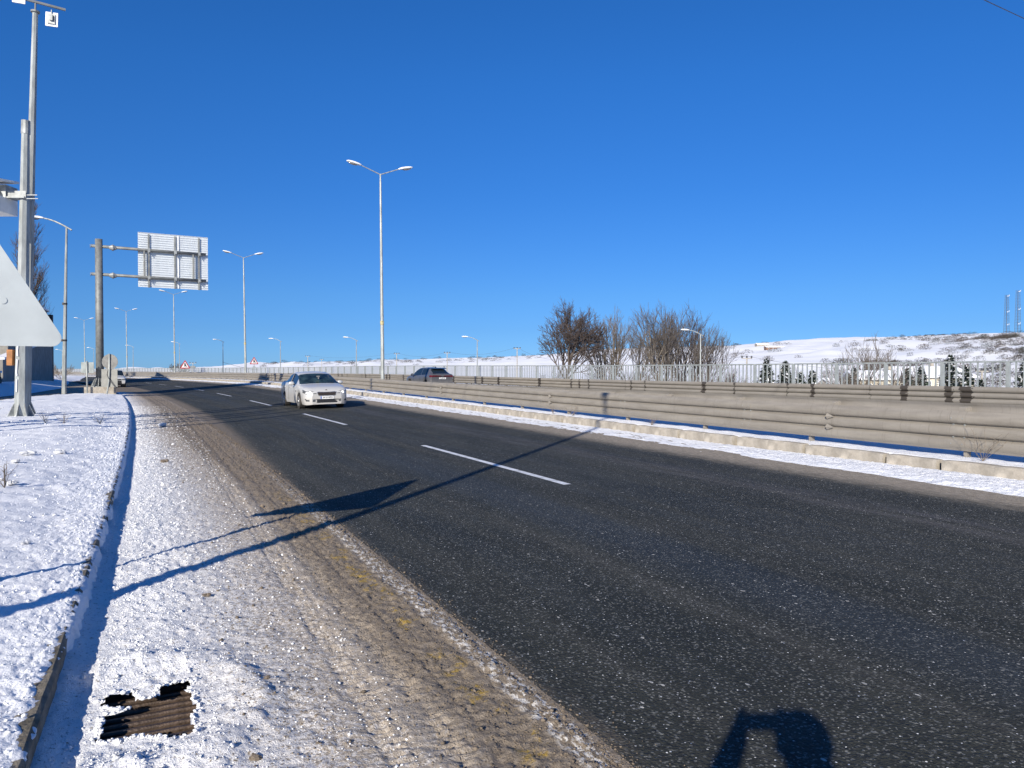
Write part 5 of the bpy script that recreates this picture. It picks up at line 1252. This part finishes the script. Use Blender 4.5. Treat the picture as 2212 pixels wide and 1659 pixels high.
# --- pale pickup half hidden behind the round sign
L, W = 5.1, 1.82; hw = W/2
tab = [(-2.55, hw*.93, .45, 1.05, 1.06, .7), (-2.4, hw, .42, 1.08, 1.09, .7), (-.7, hw, .38, 1.08, 1.10, .7), (-.6, hw, .38, 1.08, 1.55, .66), (-.3, hw, .38, 1.07, 1.72, .66), (.4, hw, .38, 1.06, 1.73, .67), (.75, hw, .38, 1.05, 1.55, .7), (1.15, hw, .38, 1.04, 1.12, .78), (1.9, hw*.98, .38, 1.0, 1.04, .78), (2.4, hw*.94, .36, .92, .95, .72), (2.55, hw*.86, .36, .80, .82, .7)]
vc = make_car('pale_pickup', tab, L, W, M['pickupwhite'], M['carglass'], (1.6, -1.5), .34, (.5, 1.12), (-.66, -.34), [(-.25, .5)], .40)
def xf2(y_, z_): return r_surf['pale_pickup'](y_, z_, 1)
for s_ in (1, -1):
    front_patch([(s_*.50, .70), (s_*.82, .70), (s_*.84, .84), (s_*.52, .83)], xf2, .015, M['lampglass'], 'headlight', vc)
    mr = MB(); mr.ball((.85, s_*1.06, 1.22), .07, .13, .10, 10, 7); mr.cyl((.85, s_*.85, 1.15), (.85, s_*1.0, 1.2), .025, .025, 6); mr.build('mirror', M['black'], vc, True)
front_patch([(-.46, .70), (.46, .70), (.46, .82), (-.46, .82)], xf2, .012, M['black'], 'grille', vc)
front_patch([(-.88, .36), (.88, .36), (.88, .66), (-.88, .66)], xf2, .03, M['black'], 'bumper', vc)
x, y = place(247, 76); vc.location = (x, y, 0); vc.rotation_euler = (0, 0, R(-90)+heading(y)); tag(vc, 'pale pickup half hidden behind the round sign, facing us', 'car')

# ------------------------------------------------------------------ the photographer, whose shadow lies on the road
def person():
    r_ = tag(empty('person', (0, 0, 0), -YAW), 'person in a dark jacket taking the picture with both arms raised', 'person')
    J = {}; E = []; Rr_ = {}
    def v(n, x, y, z, r): J[n] = (x, y, z); Rr_[n] = r
    by = -.53
    v('pel', 0, by, .95, .155); v('sp', 0, by, 1.14, .15); v('ch', 0, by, 1.34, .20); v('nk', 0, by, 1.50, .095); v('hd0', 0, by+.01, 1.56, .075); v('hd', 0, by+.02, 1.66, .105); v('hd2', 0, by+.01, 1.73, .07)
    E += [('pel', 'sp'), ('sp', 'ch'), ('ch', 'nk'), ('nk', 'hd0'), ('hd0', 'hd'), ('hd', 'hd2')]
    for s_, t_ in ((1, 'r'), (-1, 'l')):
        v('sh'+t_, s_*.19, by, 1.41, .11); v('el'+t_, s_*.36, by+.20, 1.20, .08); v('wr'+t_, s_*.13, by+.46, 1.46, .05); v('ha'+t_, s_*.105, by+.50, 1.52, .034)
        E += [('ch', 'sh'+t_), ('sh'+t_, 'el'+t_), ('el'+t_, 'wr'+t_), ('wr'+t_, 'ha'+t_)]
        v('hi'+t_, s_*.10, by, .88, .12); v('kn'+t_, s_*.12, by+.02, .50, .078); v('an'+t_, s_*.13, by-.02, .10, .052); v('to'+t_, s_*.15, by+.15, .045, .045)
        E += [('pel', 'hi'+t_), ('hi'+t_, 'kn'+t_), ('kn'+t_, 'an'+t_), ('an'+t_, 'to'+t_)]
        for k in range(4):
            a = f'f{k}'+t_; z_ = 1.54-k*.019+.03
            v(a+'0', s_*.098, by+.515, z_, .011); v(a+'1', s_*.088, by+.538-.0, z_+.0, .009); v(a+'2', s_*.066, by+.536-.012, z_, .008); E += [('ha'+t_, a+'0'), (a+'0', a+'1'), (a+'1', a+'2')]
        v('th'+t_, s_*.085, by+.475, 1.535, .011); v('th2'+t_, s_*.062, by+.490, 1.545, .009); E += [('ha'+t_, 'th'+t_), ('th'+t_, 'th2'+t_)]
    names = list(J); me = bpy.data.meshes.new('body'); me.from_pydata([J[n] for n in names], [(names.index(a), names.index(b)) for a, b in E], [])
    o = bpy.data.objects.new('tmp_body', me); col.objects.link(o)
    md = o.modifiers.new('skin', 'SKIN'); ss_ = o.modifiers.new('sub', 'SUBSURF'); ss_.levels = 1; ss_.render_levels = 1
    for i, n in enumerate(names): me.skin_vertices[0].data[i].radius = (Rr_[n], Rr_[n]*(.72 if n in ('ch', 'sp', 'pel') else 1)); me.skin_vertices[0].data[i].use_root = (n == 'pel')
    dg = bpy.context.evaluated_depsgraph_get(); m2_ = bpy.data.meshes.new_from_object(o.evaluated_get(dg)); bpy.data.objects.remove(o)
    m2_.materials.clear()
    for mm in (simple('dark_jacket', (.03, .035, .05), .8), simple('jeans', (.04, .05, .08), .85), simple('skin', (.42, .27, .2), .55), simple('shoes', (.03, .025, .02), .6)): m2_.materials.append(mm)
    for p in m2_.polygons:
        c = p.center; arm = math.hypot(c.x, 0) > .07 and c.y > by+.44
        p.material_index = 2 if (c.z > 1.50 or arm) else (0 if c.z > .86 else (3 if c.z < .11 else 1)); p.use_smooth = True
    m2_.name = 'body'; b_o = link('body', m2_, None, r_)
    h = MB(); h.ball((0, by+.0, 1.69), .118, .125, .12, 16, 10); hm = h.mesh('hair')
    bm = bmesh.new(); bm.from_mesh(hm); bmesh.ops.delete(bm, geom=[v_ for v_ in bm.verts if v_.co.z < 1.66 and v_.co.y > by+.01], context='VERTS'); bm.to_mesh(hm); bm.free(); link('hair', hm, simple('hair', (.03, .02, .015), .7), r_, True)
    f_ = MB(); f_.add([(-.018, by+.108, 1.62), (.018, by+.108, 1.62), (0, by+.140, 1.622), (0, by+.112, 1.67), (0, by+.105, 1.612)], [(0, 2, 3), (2, 1, 3), (0, 4, 2), (4, 1, 2)]); f_.build('nose', m2_.materials[2], r_)
    for s_ in (1, -1):
        e_ = MB(); e_.ball((s_*.034, by+.105, 1.665), .013, .008, .008, 8, 6); e_.build('eye', M['black'], r_); e_ = MB(); e_.ball((s_*.104, by+.015, 1.65), .012, .022, .032, 8, 6); e_.build('ear', m2_.materials[2], r_)
    e_ = MB(); e_.box(-.026, .026, by+.100, by+.113, 1.588, 1.597); e_.build('mouth', simple('lips', (.30, .12, .1), .5), r_)
    p_ = MB(); p_.box(-.078, .078, -.032, -.024, 1.49, 1.568); ph = p_.build('phone', M['black']); ph.rotation_euler = (0, 0, -YAW); tag(ph, 'black phone held up in landscape by the photographer', 'phone')
    ph2 = MB(); ph2.box(-.074, .074, -.0335, -.0325, 1.494, 1.564); s2 = ph2.build('screen', M['carglass'], ph)
person()
